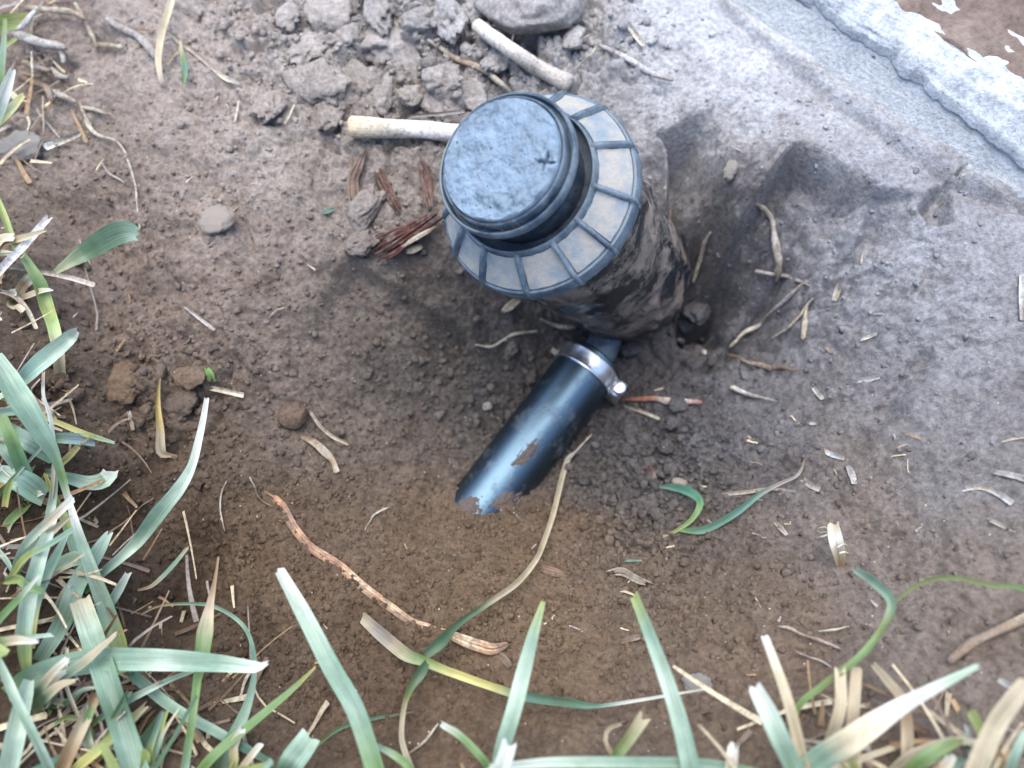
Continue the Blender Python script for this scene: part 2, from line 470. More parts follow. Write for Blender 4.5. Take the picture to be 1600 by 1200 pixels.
_T = np.arange(0.10, 1.6, 0.0015)
def at(u, v, lift=0.0):
    """world point where the sight line through (u, v) of the photograph meets the soil raised by lift metres"""
    d = ray(u, v)
    p = CAM[None] + d[None] * _T[:, None]
    g = p[:, 2] - ground_z(p[:, 0], p[:, 1]) - lift
    k = np.argmax(g < 0)
    if g[k] >= 0 or k == 0:
        return at_z(u, v, min(lift, CAM_H - 0.05))
    t = _T[k - 1] + (_T[k] - _T[k - 1]) * g[k - 1] / (g[k - 1] - g[k])
    return CAM + d * t

def depth_of(p):
    return float(-((p - CAM) @ M3[:, 2]))

# soil colour: dry pale dust on top, moist brown where dug, shade of hole and pit painted in
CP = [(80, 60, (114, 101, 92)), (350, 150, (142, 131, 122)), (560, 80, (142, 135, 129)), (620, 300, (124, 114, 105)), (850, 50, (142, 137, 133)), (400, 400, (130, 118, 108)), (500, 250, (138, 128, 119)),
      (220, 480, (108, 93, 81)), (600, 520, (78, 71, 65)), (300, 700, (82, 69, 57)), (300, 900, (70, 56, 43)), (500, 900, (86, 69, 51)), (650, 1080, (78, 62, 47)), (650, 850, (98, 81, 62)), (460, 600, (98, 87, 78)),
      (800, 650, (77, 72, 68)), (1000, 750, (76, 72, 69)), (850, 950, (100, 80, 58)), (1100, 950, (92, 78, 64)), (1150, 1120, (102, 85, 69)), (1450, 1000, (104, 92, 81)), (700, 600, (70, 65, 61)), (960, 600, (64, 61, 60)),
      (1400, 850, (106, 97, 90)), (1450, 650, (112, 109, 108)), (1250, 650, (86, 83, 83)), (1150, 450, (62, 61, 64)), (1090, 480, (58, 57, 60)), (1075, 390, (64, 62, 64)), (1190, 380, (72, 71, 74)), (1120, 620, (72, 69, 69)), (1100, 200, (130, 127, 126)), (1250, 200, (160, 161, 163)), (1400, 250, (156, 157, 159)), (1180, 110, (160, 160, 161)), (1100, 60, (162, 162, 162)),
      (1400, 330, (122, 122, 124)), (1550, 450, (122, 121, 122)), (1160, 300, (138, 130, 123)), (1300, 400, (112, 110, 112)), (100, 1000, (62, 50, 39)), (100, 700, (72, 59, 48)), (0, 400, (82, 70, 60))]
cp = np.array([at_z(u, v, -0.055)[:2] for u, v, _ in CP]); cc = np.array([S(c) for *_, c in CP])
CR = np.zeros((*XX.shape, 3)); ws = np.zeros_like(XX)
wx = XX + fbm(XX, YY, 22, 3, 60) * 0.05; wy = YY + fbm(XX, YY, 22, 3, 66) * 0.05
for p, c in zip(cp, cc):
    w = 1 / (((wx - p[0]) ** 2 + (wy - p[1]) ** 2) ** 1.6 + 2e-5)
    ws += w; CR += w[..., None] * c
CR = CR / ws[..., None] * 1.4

ny, nx = XX.shape
idx = np.arange(nx * ny).reshape(ny, nx)
quads = np.stack([idx[:-1, :-1], idx[:-1, 1:], idx[1:, 1:], idx[1:, :-1]], -1).reshape(-1, 4)
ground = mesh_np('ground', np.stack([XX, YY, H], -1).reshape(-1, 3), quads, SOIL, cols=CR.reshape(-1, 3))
tag(ground, 'dug brown and grey soil sloping into a hollow around the pipe', kind='structure')

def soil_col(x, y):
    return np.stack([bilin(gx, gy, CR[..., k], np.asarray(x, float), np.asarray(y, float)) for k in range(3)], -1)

# ------------------------------------------------------------------ concrete kerb and paving behind it
def kerb_point(s, d, z):
    return np.array([K0[0] + KD[0] * s + KN[0] * d, K0[1] + KD[1] * s + KN[1] * d, z])

def extrude(name, prof, ss, mat, parent, amp, seed, f=55):
    prof = np.array(prof); n = len(prof); m = len(ss)
    D = np.repeat(prof[None, :, 0], m, 0); Z = np.repeat(prof[None, :, 1], m, 0); Sx = np.repeat(ss[:, None], n, 1)
    q = np.arange(n)[None, :] * 0.006 + 0 * Sx
    nz = fbm(Sx, q, f, 4, seed) * amp
    V = np.stack([K0[0] + KD[0] * Sx + KN[0] * (D + nz * 0.8), K0[1] + KD[1] * Sx + KN[1] * (D + nz * 0.8), Z + nz], -1)
    ii = np.arange(m * n).reshape(m, n)
    F = np.stack([ii[:-1, :-1], ii[1:, :-1], ii[1:, 1:], ii[:-1, 1:]], -1).reshape(-1, 4)
    return mesh_np(name, V.reshape(-1, 3), F, mat, parent)

ss = np.r_[np.linspace(-4, -0.25, 40), np.arange(-0.24, 0.5, 0.002), np.linspace(0.52, 4, 40)]
kerb = empty('concrete_kerb', tuple(kerb_point(0.1, 0.02, -0.05)))
tag(kerb, 'pale grey concrete kerb with white top crossing the corner beside bare soil', 'kerb')
KT = -0.030; KF = 0.022
prof = [(-0.004, -0.12), (-0.003, -0.06)] + [(KF * t ** 0.9, -0.056 + (KT + 0.056) * t) for t in np.linspace(0, 1, 36)] + [(KF + d, KT) for d in np.linspace(0.002, 0.034, 18)] + [(KF + 0.034, -0.12)]
ko = extrude('face', prof, ss, CONC, None, 0.0018, 31, 80)
def white_sheet():
    """white layer on the kerb top that laps unevenly over the front edge"""
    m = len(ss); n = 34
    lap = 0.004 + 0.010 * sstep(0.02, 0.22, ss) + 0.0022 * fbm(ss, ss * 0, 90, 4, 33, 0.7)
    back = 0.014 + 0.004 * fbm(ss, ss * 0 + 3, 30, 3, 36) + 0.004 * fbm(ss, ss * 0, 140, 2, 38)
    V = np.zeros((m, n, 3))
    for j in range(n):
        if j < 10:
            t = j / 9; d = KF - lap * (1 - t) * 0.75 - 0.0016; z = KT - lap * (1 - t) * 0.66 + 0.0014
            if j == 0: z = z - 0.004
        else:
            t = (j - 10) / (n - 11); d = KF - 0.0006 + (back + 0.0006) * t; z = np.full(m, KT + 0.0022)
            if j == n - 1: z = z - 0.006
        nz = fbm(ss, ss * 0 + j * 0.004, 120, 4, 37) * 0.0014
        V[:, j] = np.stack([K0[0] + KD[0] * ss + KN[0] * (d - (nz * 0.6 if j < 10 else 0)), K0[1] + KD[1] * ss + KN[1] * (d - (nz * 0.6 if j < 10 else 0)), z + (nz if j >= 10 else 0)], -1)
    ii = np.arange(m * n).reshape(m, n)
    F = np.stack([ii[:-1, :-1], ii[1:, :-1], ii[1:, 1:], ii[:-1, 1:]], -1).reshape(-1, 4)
    return mesh_np('white_cap', V.reshape(-1, 3), F, KERB_WHITE)
kl = white_sheet()
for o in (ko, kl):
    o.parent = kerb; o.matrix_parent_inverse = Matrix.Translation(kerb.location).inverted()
prof = [(KF + 0.008, KT - 0.02)] + [(KF + d, KT + 0.0016) for d in np.r_[np.linspace(0.009, 0.3, 110), np.geomspace(0.32, 30, 16)]]
pv = extrude('pavement', prof, np.r_[-30, -10, ss, 10, 30], PAVE, None, 0.005, 41)
tag(pv, 'rough brown paving behind the white kerb top', kind='structure')

# ------------------------------------------------------------------ lathe helper for the sprinkler and pipe
def frame(origin, axis, xref):
    z = np.asarray(axis, float); z /= np.linalg.norm(z)
    x = np.asarray(xref, float) - z * np.dot(xref, z); x /= np.linalg.norm(x)
    y = np.cross(z, x)
    m = Matrix.Identity(4)
    for i in range(3):
        m[i][0] = x[i]; m[i][1] = y[i]; m[i][2] = z[i]; m[i][3] = origin[i]
    return m

def lathe(name, prof, seg, mat, parent, fn=None):
    prof = np.array(prof, float); n = len(prof)
    a = np.linspace(0, 2 * np.pi, seg, endpoint=False)
    Rr = np.repeat(prof[None, :, 0], seg, 0); Z = np.repeat(prof[None, :, 1], seg, 0); A = np.repeat(a[:, None], n, 1)
    if fn is not None:
        Rr, Z = fn(Rr, Z, A)
    V = np.stack([Rr * np.cos(A), Rr * np.sin(A), Z], -1).reshape(-1, 3)
    ii = np.arange(seg * n).reshape(seg, n); jj = np.roll(ii, -1, 0)
    F = np.stack([ii[:, :-1], jj[:, :-1], jj[:, 1:], ii[:, 1:]], -1).reshape(-1, 4)
    o = mesh_np(name, V, F, mat, parent)
    return o

def sharp(o, ang=35):
    me = o.data
    try:
        me.set_sharp_from_angle(angle=R(ang))
    except Exception:
        pass

# ------------------------------------------------------------------ pop-up sprinkler
FL_C = at_depth(834, 298, 0.320); ZK = 1.05                       # centre of the flange
ax_cam = np.array([0.425, -0.155, -0.89]); ax_cam /= np.linalg.norm(ax_cam)
AXD = M3 @ ax_cam                                      # downwards along the body
XREF = M3 @ np.array([1.0, 0.0, 0.0])                  # towards the right edge of the photograph
spr = empty('pop_up_sprinkler')
spr.matrix_world = frame(FL_C, -AXD, XREF)
tag(spr, 'dusty blue grey pop-up sprinkler with round cap and ribbed flange, leaning in the hole', 'sprinkler')

# body: slightly tapering canister, ends in a rounded foot
bp = [(0.0395, -0.006), (0.0395, -0.012), (0.0378, -0.0135)] + [(0.0378 - 0.0014 * t, -0.0135 - 0.114 * t) for t in np.linspace(0.03, 1, 48)] + [(0.0345, -0.133), (0.030, -0.138), (0.018, -0.141), (0.010, -0.143)]
def body_fn(Rr, Z, A):
    n = fbm(A * 3, Z * 60, 1.6, 4, 91)
    return Rr + np.clip(n - 0.05, 0, 1) * 0.004, Z
bo = lathe('canister', bp, 120, BODY, spr, body_fn); sharp(bo, 50)

# flange: inner collar wall, sunken deck and outer rim
fp = [(0.0200, 0.0060), (0.0291, 0.0060), (0.0295, 0.0115), (0.0299, 0.0122), (0.0306, 0.0122), (0.0311, 0.0114), (0.0314, 0.0075), (0.0416, -0.0024), (0.0423, -0.0014), (0.0433, -0.0016), (0.0438, -0.0028), (0.0437, -0.0085), (0.0395, -0.0095)]
fo = lathe('flange', fp, 144, RIMM, spr); sharp(fo, 40)
RIB_ANG = [99, 72, 45, 16, -15, -42, -66, -95, -124, -150, -176, 156, 127]
def wedge(a0, a1, r0, r1, z_in, z_out, th, nseg):
    V = []; aa = np.linspace(a0, a1, nseg + 1); rr = np.linspace(r0, r1, 5)
    for lay in (1, 0):
        for a in aa:
            for k, r in enumerate(rr):
                t = (r - r0) / (r1 - r0)
                z = z_in + (z_out - z_in) * t - (0 if lay else th)
                if lay: z += 0.0005 * math.sin(a * 37 + r * 900) * 0.6
                V.append((r * math.cos(a), r * math.sin(a), z))
    n = len(aa); k = len(rr); F = []
    def q(l, i, j): return l * n * k + i * k + j
    for i in range(n - 1):
        for j in range(k - 1):
            F.append((q(0, i, j), q(0, i, j + 1), q(0, i + 1, j + 1), q(0, i + 1, j)))
        F.append((q(0, i, k - 1), q(1, i, k - 1), q(1, i + 1, k - 1), q(0, i + 1, k - 1)))
        F.append((q(0, i + 1, 0), q(1, i + 1, 0), q(1, i, 0), q(0, i, 0)))
    for j in range(k - 1):
        F.append((q(0, 0, j), q(1, 0, j), q(1, 0, j + 1), q(0, 0, j + 1)))
        F.append((q(0, n - 1, j + 1), q(1, n - 1, j + 1), q(1, n - 1, j), q(0, n - 1, j)))
    return V, F
angs = sorted(R(a) for a in RIB_ANG)
for i, a in enumerate(angs):
    b = angs[(i + 1) % len(angs)] + (2 * math.pi if i == len(angs) - 1 else 0)
    g = 0.035
    V, F = wedge(a + g, b - g, 0.0315, 0.0420, 0.0092, -0.0004, 0.0035, 10)
    p = mesh_np('panel', V, F, PANEL, fo); sharp(p, 30)
for a in RIB_ANG:
    ca, sa = math.cos(R(a)), math.sin(R(a))
    V = []
    for r, zt, zb, w in ((0.0304, 0.0124, 0.003, 0.0013), (0.0350, 0.0090, -0.001, 0.0012), (0.0428, 0.0016, -0.005, 0.0011), (0.0442, -0.0010, -0.0085, 0.0010)):
        for s, z in ((-1, zb), (-0.75, zt), (0.75, zt), (1, zb)):
            V.append((r * ca - s * w * sa, r * sa + s * w * ca, z))
    F = []
    for k in range(3):
        for j in range(3):
            F.append((4 * k + j, 4 * k + j + 1, 4 * k + j + 5, 4 * k + j + 4))
    F += [(0, 3, 2, 1), (12, 13, 14, 15)]
    p = mesh_np('rib', V, F, RIMM, fo, smooth=False)

# riser collar between flange and cap; its plastic painted dark for shade
GAP_SHADE = mat_plastic('gap_shade_plastic', S((34, 42, 52)), S((86, 92, 98)), 0.6, 1.0, 0.45, 80, 0.4)
nk = lathe('riser_neck', [(r, z * ZK if z > 0.006 else z) for r, z in [(0.0246, -0.004), (0.0246, 0.0195), (0.0249, 0.0216)]], 120, GAP_SHADE, spr)
lathe('groove_shade', [(0.0247, 0.0064), (0.0289, 0.0064)], 120, GAP_SHADE, fo)  # dark sheet standing in for shade in the groove
cp_ = [(0.0249, 0.0216), (0.0268, 0.0222), (0.0284, 0.0226), (0.0289, 0.0234), (0.0290, 0.0252), (0.0288, 0.0264), (0.0283, 0.0270), (0.0277, 0.0268), (0.0273, 0.0260), (0.0272, 0.0236), (0.0250, 0.0232)]
co = lathe('cap_collar', [(r, z * ZK if z > 0.006 else z) for r, z in cp_], 144, RIMM, spr); sharp(co, 45)
r2 = lathe('cap_ring', [(r, z * ZK) for r, z in [(0.0258, 0.0232), (0.0259, 0.0283), (0.0256, 0.0291), (0.0252, 0.0293), (0.0247, 0.0289), (0.0246, 0.027)]], 144, RIMM, co); sharp(r2, 45)
# cap: polar sheet with a worn lumpy top, a star slot and two moulded bumps
def lid_xy(u, v):
    d = ray(u, v); o = np.array(FL_C) - AXD * 0.031 * ZK
    t = np.dot(o - CAM, AXD) / np.dot(d, AXD)
    p = spr.matrix_world.inverted() @ Vector(CAM + d * t)
    return p.x, p.y
star = lid_xy(852, 252); bumps = [(*lid_xy(753, 306), 0.0019, 0.0018), (*lid_xy(781, 318), 0.0019, 0.0018), (*lid_xy(770, 262), 0.006, -0.0004), (*lid_xy(815, 222), 0.004, 0.0003)]
rr = np.r_[np.linspace(0.0001, 0.0236, 90), 0.0240, 0.0243, 0.0244, 0.0244]
zz = np.r_[0.0308 + 0.0006 * (1 - (rr[:90] / 0.0236) ** 2), 0.0305, 0.0297, 0.028, 0.023] * ZK
def lid_fn(Rr, Z, A):
    x = Rr * np.cos(A); y = Rr * np.sin(A)
    top = Rr < 0.0237
    h = fbm(x, y, 230, 4, 71, 0.62) * 0.0013 + fbm(x * 0.4 + y * 0.4, (y - x) * 1.6, 260, 3, 75) * 0.0004
    for bx_, by_, br, bh in bumps:
        h += bh * np.exp(-((x - bx_) ** 2 + (y - by_) ** 2) / br ** 2)
    dx = x - star[0]; dy = y - star[1]; an = np.arctan2(dy, dx) + 0.3
    rad = np.hypot(dx, dy); lim = 0.0008 + 0.0028 * np.abs(np.cos(2 * an)) ** 6
    h -= 0.0028 * sstep(1.25, 0.75, rad / lim) + 0.0004 * np.exp(-(rad / 0.005) ** 2)
    return Rr, Z + np.where(top, h, 0)
lo = lathe('cap', list(zip(rr, zz)), 260, CAP, spr, lid_fn); sharp(lo, 60)

gv = []; gf = []
oct_v = np.array([(1, 0, 0), (-1, 0, 0), (0, 1, 0), (0, -1, 0), (0, 0, 1), (0, 0, -1)], float); oct_f = [(0, 2, 4), (2, 1, 4), (1, 3, 4), (3, 0, 4), (2, 0, 5), (1, 2, 5), (3, 1, 5), (0, 3, 5)]
for k in range(150):
    if k < 70:
        a_ = RNG.normal(R(-115), 0.55); r_ = RNG.uniform(0.0243, 0.0266); z_ = 0.0262 * ZK if r_ > 0.0259 else 0.0292 * ZK
    else:
        a_ = RNG.uniform(0, 6.28); r_ = 0.023 * math.sqrt(RNG.random()); z_ = 0.0312 * ZK
    q_ = RNG.uniform(0.00018, 0.0007) * (1.0 if k < 70 else 0.6)
    gv += [np.array([r_ * math.cos(a_), r_ * math.sin(a_), z_]) + v_ * q_ * RNG.uniform(0.6, 1.3, 3) for v_ in oct_v]
    gf += [tuple(i + 6 * k for i in t_) for t_ in oct_f]
tag(mesh_np('grit', gv, gf, MUD, lo, smooth=False), kind='stuff')

# inlet at the foot and the elbow running into the pipe
P0 = at_depth(928, 562, 0.434); P1 = at_depth(742, 806, 0.408)
PD = (P1 - P0) / np.linalg.norm(P1 - P0)
def tube_between(name, pts, rad, mat, parent, seg=28):
    """smooth tube through world points, built in world space"""
    pts = np.array(pts, float); n = len(pts)
    tan = np.gradient(pts, axis=0); tan /= np.linalg.norm(tan, axis=1)[:, None]
    rad = np.broadcast_to(np.asarray(rad, float), (n,))
    ref = np.array([0.3, -0.4, 0.86]); V = []
    for p, t, r in zip(pts, tan, rad):
        x = ref - t * np.dot(ref, t); x /= np.linalg.norm(x); y = np.cross(t, x)
        a = np.linspace(0, 2 * np.pi, seg, endpoint=False)
        V.append(p + r * (np.cos(a)[:, None] * x + np.sin(a)[:, None] * y))
    V = np.concatenate(V)
    ii = np.arange(n * seg).reshape(n, seg); jj = np.roll(ii, -1, 1)
    F = np.stack([ii[:-1], jj[:-1], jj[1:], ii[1:]], -1).reshape(-1, 4)
    o = mesh_np(name, V, F, mat)
    if parent is not None:
        o.parent = parent; o.matrix_parent_inverse = parent.matrix_world.inverted()
    return o
bpy.context.view_layer.update()
foot = np.array(spr.matrix_world @ Vector((-0.010, -0.020, -0.132)))
el = np.array([foot, foot * 0.55 + (P0 - PD * 0.008) * 0.45 + np.array([0, 0, -0.002]), P0 - PD * 0.004, P0 + PD * 0.02])
def catmull(P, per=6):
    P = np.asarray(P, float); Q = np.vstack([2 * P[0] - P[1], P, 2 * P[-1] - P[-2]]); out = []
    for i in range(1, len(Q) - 2):
        for t in np.linspace(0, 1, per, endpoint=False):
            out.append(0.5 * (2 * Q[i] + (Q[i + 1] - Q[i - 1]) * t + (2 * Q[i - 1] - 5 * Q[i] + 4 * Q[i + 1] - Q[i + 2]) * t * t + (3 * Q[i] - Q[i - 1] - 3 * Q[i + 1] + Q[i + 2]) * t ** 3))
    out.append(P[-1]); return np.array(out)
tube_between('inlet_elbow', catmull(el), 0.0095, RIMM, spr)

# ------------------------------------------------------------------ black pipe with steel clamp
pipe = empty('water_pipe')
pipe.matrix_world = frame(P0, PD, M3 @ np.array([0.0, 0.0, 1.0]))   # local x faces up towards the viewer
tag(pipe, 'glossy black plastic water pipe with a steel clamp, half buried in brown soil', 'pipe')
PR = 0.0174
pl = np.linalg.norm(P1 - P0) + 0.05
tp = [(PR - 0.003, 0.03), (PR - 0.003, 0.0), (PR - 0.0015, -0.0006), (PR, 0.0006)] + [(PR, t) for t in np.linspace(0.004, pl, 60)]
t_ = lathe('tube', tp, 96, PIPE, pipe); sharp(t_, 50)
CZ0, CZ1 = 0.003, 0.0125
c_ = lathe('hose_clamp', [(PR + 0.0002, CZ0), (PR + 0.0012, CZ0), (PR + 0.0014, CZ0 + 0.0006), (PR + 0.0009, CZ0 + 0.002), (PR + 0.0009, CZ1 - 0.002), (PR + 0.0014, CZ1 - 0.0006), (PR + 0.0012, CZ1), (PR + 0.0002, CZ1)], 96, STEEL, pipe); sharp(c_, 35)
def box_local(name, c, sz, mat, parent, rot=0.0, bev=0.0006):
    """bevelled box in the parent's space; rot about the z axis"""
    V = []; F = []
    sx, sy, szz = [s / 2 for s in sz]
    for z, k in ((-szz, bev), (-szz + bev, 0), (szz - bev, 0), (szz, bev)):
        for x, y in ((-1, -1), (1, -1), (1, 1), (-1, 1)):
            V.append((x * (sx - k), y * (sy - k), z))
    for l in range(3):
        for i in range(4):
            F.append((4 * l + i, 4 * l + (i + 1) % 4, 4 * l + 4 + (i + 1) % 4, 4 * l + 4 + i))
    F += [(3, 2, 1, 0), (12, 13, 14, 15)]
    V = np.array(V); ca, sa = math.cos(rot), math.sin(rot)
    V = np.c_[V[:, 0] * ca - V[:, 1] * sa + c[0], V[:, 0] * sa + V[:, 1] * ca + c[1], V[:, 2] + c[2]]
    return mesh_np(name, V, F, mat, parent, smooth=False)
# the screw housing sits on the clamp's lower right flank
pm = np.array(pipe.matrix_world.to_3x3())
rv = pm.T @ (M3 @ np.array([0.86, -0.5, 0.15])); sa_ = math.atan2(rv[1], rv[0])
hc = (PR + 0.0038)
for nm, dx, sz, par in (('screw_housing', 0.0, (0.0058, 0.013, 0.0100), c_),):
    hs = box_local(nm, (hc * math.cos(sa_), hc * math.sin(sa_), (CZ0 + CZ1) / 2), sz, STEEL, par, sa_)
def disc_part(name, c, axis, r, L, mat, parent, seg=18):
    a = np.asarray(axis, float); a /= np.linalg.norm(a)
    ref = np.array([0, 0, 1.0]); x = np.cross(a, ref); x /= np.linalg.norm(x); y = np.cross(a, x)
    th = np.linspace(0, 2 * np.pi, seg, endpoint=False)
    V = []
    for t, k in ((0, 1), (L - 0.0004, 1), (L, 0.82), (L, 0.2), (L - 0.001, 0.16)):
        V.append(np.asarray(c) + a * t + r * k * (np.cos(th)[:, None] * x + np.sin(th)[:, None] * y))
    V = np.concatenate(V); ii = np.arange(5 * seg).reshape(5, seg); jj = np.roll(ii, -1, 1)
    F = np.stack([ii[:-1], jj[:-1], jj[1:], ii[1:]], -1).reshape(-1, 4)
    o = mesh_np(name, V, F, mat, parent); sharp(o, 40); return o
tdir = np.array([-math.sin(sa_), math.cos(sa_), 0])
disc_part('screw_head', np.array([hc * math.cos(sa_), hc * math.sin(sa_), (CZ0 + CZ1) / 2]) + tdir * 0.0062, tdir, 0.0036, 0.004, STEEL, c_)

# patches of mud stuck on the pipe: thin blobs that follow its curve
def mud_patch(parent, zc_, ac, lz, la, seed):
    nz, na = 26, 22
    Z, A = np.meshgrid(np.linspace(-1, 1, nz), np.linspace(-1, 1, na), indexing='ij')
    sh = np.hypot(Z, A) * (1 + 0.9 * fbm(Z + seed, A - seed, 1.7, 3, seed))
    th = 0.0012 * np.clip(1 - sh, -0.25, 1) + 0.0010 * fbm(Z, A, 6, 4, seed + 3, 0.65) - 0.0002
    rr_ = PR + th; an = ac + A * la / PR
    V = np.stack([rr_ * np.cos(an), rr_ * np.sin(an), zc_ + Z * lz + A * lz * 0.3], -1).reshape(-1, 3)
    ii = np.arange(nz * na).reshape(nz, na)
    F = np.stack([ii[:-1, :-1], ii[1:, :-1], ii[1:, 1:], ii[:-1, 1:]], -1).reshape(-1, 4)
    return mesh_np('mud_patch', V, F, MUD, parent)
def pipe_local(u, v):
    """angle and length on the pipe's surface under a pixel"""
    inv = pipe.matrix_world.inverted(); o = inv @ Vector(CAM); d = inv.to_3x3() @ Vector(ray(u, v))
    a = d.x ** 2 + d.y ** 2; b = 2 * (o.x * d.x + o.y * d.y); c = o.x ** 2 + o.y ** 2 - PR ** 2
    disc = max(b * b - 4 * a * c, 0); t = (-b - math.sqrt(disc)) / (2 * a)
    p = o + d * t
    return math.atan2(p.y, p.x), p.z
for u, v, lz, la, sd in ((826, 708, 0.010, 0.0040, 3), (735, 790, 0.007, 0.0070, 12), (790, 785, 0.008, 0.0060, 18)):
    a_, z_ = pipe_local(u, v)
    mud_patch(pipe, z_, a_, lz, la, sd)

# ------------------------------------------------------------------ blades, roots, straws
COUNT = {}
def resample(P, W, C, step):
    P = np.asarray(P, float)
    Q = catmull(P, 10)
    s = np.r_[0, np.cumsum(np.linalg.norm(np.diff(Q, axis=0), axis=1))]
    n = max(6, int(s[-1] / step))
    t = np.linspace(0, s[-1], n + 1)
    Q2 = np.stack([np.interp(t, s, Q[:, k]) for k in range(3)], -1)
    kn = s[np.minimum(np.arange(len(P)) * 10, len(s) - 1)]
    W = np.asarray(W, float)
    w2 = np.interp(t, kn if len(W) == len(P) else np.linspace(0, s[-1], len(W)), W)
    C = np.asarray(C, float)
    c2 = np.stack([np.interp(t, np.linspace(0, s[-1], len(C)), C[:, k]) for k in range(3)], -1)
    return Q2, w2, c2, t

def blade_mesh(name, P, W, C, parent=None, fold=0.35, twist=0.0, cut=True, seed=0, mat=None, face=None):
    """leaf strip from tip to base: V-folded cross section of 5 vertices, frayed when mown"""
    Q, w, c, t = resample(P, W, C, 0.0022)
    rg = np.random.default_rng(seed)
    n = len(Q); tan = np.gradient(Q, axis=0); tan /= np.linalg.norm(tan, axis=1)[:, None] + 1e-12
    V = []; U = []; CC = []
    tw = twist + 0.35 * np.sin(np.linspace(0, 2.2, n) * rg.uniform(0.6, 1.6) + rg.uniform(0, 6))
    sprev = None
    for i in range(n):
        look = (CAM - Q[i]) if face is None else np.asarray(face, float)
        look = look / np.linalg.norm(look)
        s = np.cross(tan[i], look); L = np.linalg.norm(s)
        s = s / L if L > 0.15 else (sprev if sprev is not None else np.array([1.0, 0, 0]))
        if sprev is not None and np.dot(s, sprev) < 0: s = -s
        sprev = s
        nn = np.cross(s, tan[i])
        if np.dot(nn, look) < 0: nn = -nn
        ca, sa = math.cos(tw[i]), math.sin(tw[i])
        s2 = s * ca + nn * sa; n2 = nn * ca - s * sa
        hw_ = w[i] / 2
        for k, q in enumerate((-1, -0.55, 0, 0.55, 1)):
            j = 0.0
            if cut and i == 0: j = rg.uniform(-0.0012, 0.0012)
            V.append(Q[i] + s2 * hw_ * q + n2 * hw_ * fold * (abs(q) ** 1.3 - 0.4) + tan[i] * j)
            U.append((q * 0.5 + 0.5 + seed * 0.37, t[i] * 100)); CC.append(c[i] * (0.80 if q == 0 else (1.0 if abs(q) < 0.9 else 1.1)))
    ii = np.arange(n * 5).reshape(n, 5)
    F = np.stack([ii[:-1, :-1], ii[1:, :-1], ii[1:, 1:], ii[:-1, 1:]], -1).reshape(-1, 4)
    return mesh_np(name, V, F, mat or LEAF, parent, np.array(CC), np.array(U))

def tube_mesh(name, P, W, C, parent=None, flat=0.8, knob=0.16, seed=0, mat=None, seg=9, step=0.0016):
    Q, w, c, t = resample(P, W, C, step)
    rg = np.random.default_rng(seed)
    n = len(Q); tan = np.gradient(Q, axis=0); tan /= np.linalg.norm(tan, axis=1)[:, None] + 1e-12
    wr = np.mean(w)
    nzt = np.array([fbm(np.array([x]), np.array([seed * 3.3]), 1.0, 3, seed)[0] for x in t / (wr * 2.2)])
    Q = Q + np.cross(tan, [0.2, 0.3, 0.9]) * (np.array([vnoise(np.array([x]), np.array([seed * 1.7]), seed + 9)[0] for x in t / (wr * 6 + 1e-6)]) * wr * (0.5 if name != 'rootlet' else 1.5))[:, None]
    V = []; U = []; CC = []
    a = np.linspace(0, 2 * np.pi, seg, endpoint=False)
    for i in range(n):
        look = CAM - Q[i]; s = np.cross(tan[i], look); s /= np.linalg.norm(s) + 1e-12; m = np.cross(s, tan[i])
        endk = 1.0 if 0 < i < n - 1 else 0.72
        r = w[i] / 2 * (1 + knob * 2 * nzt[i]) * endk
        ang = 1 + knob * 0.8 * np.sin(a * 3 + seed + t[i] * 200)
        V.append(Q[i] + (r * ang)[:, None] * (np.cos(a)[:, None] * s + flat * np.sin(a)[:, None] * m))
        for k in range(seg):
            U.append((k / seg * 3 + seed, t[i] * 100)); CC.append(c[i])
    V.append(Q[0][None] + rg.normal(0, wr * 0.05, 3)); V.append(Q[-1][None])
    U += [(0, 0), (0, 0)]; CC += [c[0] * 1.1, c[-1] * 1.1]
    V = np.concatenate(V)
    ii = np.arange(n * seg).reshape(n, seg); jj = np.roll(ii, -1, 1)
    F = np.stack([ii[:-1], ii[1:], jj[1:], jj[:-1]], -1).reshape(-1, 4)
    e0, e1 = n * seg, n * seg + 1
    caps = [(e0, ii[0, k], jj[0, k], e0) for k in range(seg)] + [(e1, jj[-1, k], ii[-1, k], e1) for k in range(seg)]
    # caps as quads over two rim steps
    F2 = []
    for e, rim in ((e0, ii[0]), (e1, ii[-1][::-1])):
        for k in range(0, seg - 1, 2):
            F2.append((e, rim[k], rim[k + 1], rim[(k + 2) % seg]))
    F = np.vstack([F, np.array(F2)])
    return mesh_np(name, V, F, mat or WOOD, parent, np.array(CC), np.array(U))

def path_world(pts, lifts):
    if isinstance(lifts, (int, float)): lifts = [lifts] * len(pts)
    if len(lifts) != len(pts):
        lifts = np.interp(np.linspace(0, 1, len(pts)), np.linspace(0, 1, len(lifts)), lifts)
    return np.array([at(u, v, l / 1000) for (u, v), l in zip(pts, lifts)])

def width_world(P, wpx):
    wpx = np.interp(np.linspace(0, 1, len(P)), np.linspace(0, 1, len(wpx)), wpx)
    return np.array([w * depth_of(p) / F_PX for w, p in zip(wpx, P)])

BGR = (126, 150, 128); PAL = (166, 182, 160); GRN = (108, 134, 80); YGR = (146, 156, 92); YEL = (186, 176, 108); WHT = (204, 202, 190)
STR = (178, 163, 134); TAN = (146, 119, 86); DGR = (70, 94, 66); OLV = (104, 114, 62); CRM = (200, 184, 154); BRN = (106, 82, 60); TEA = (84, 120, 98); GRY = (150, 140, 130)
_seed = [100]

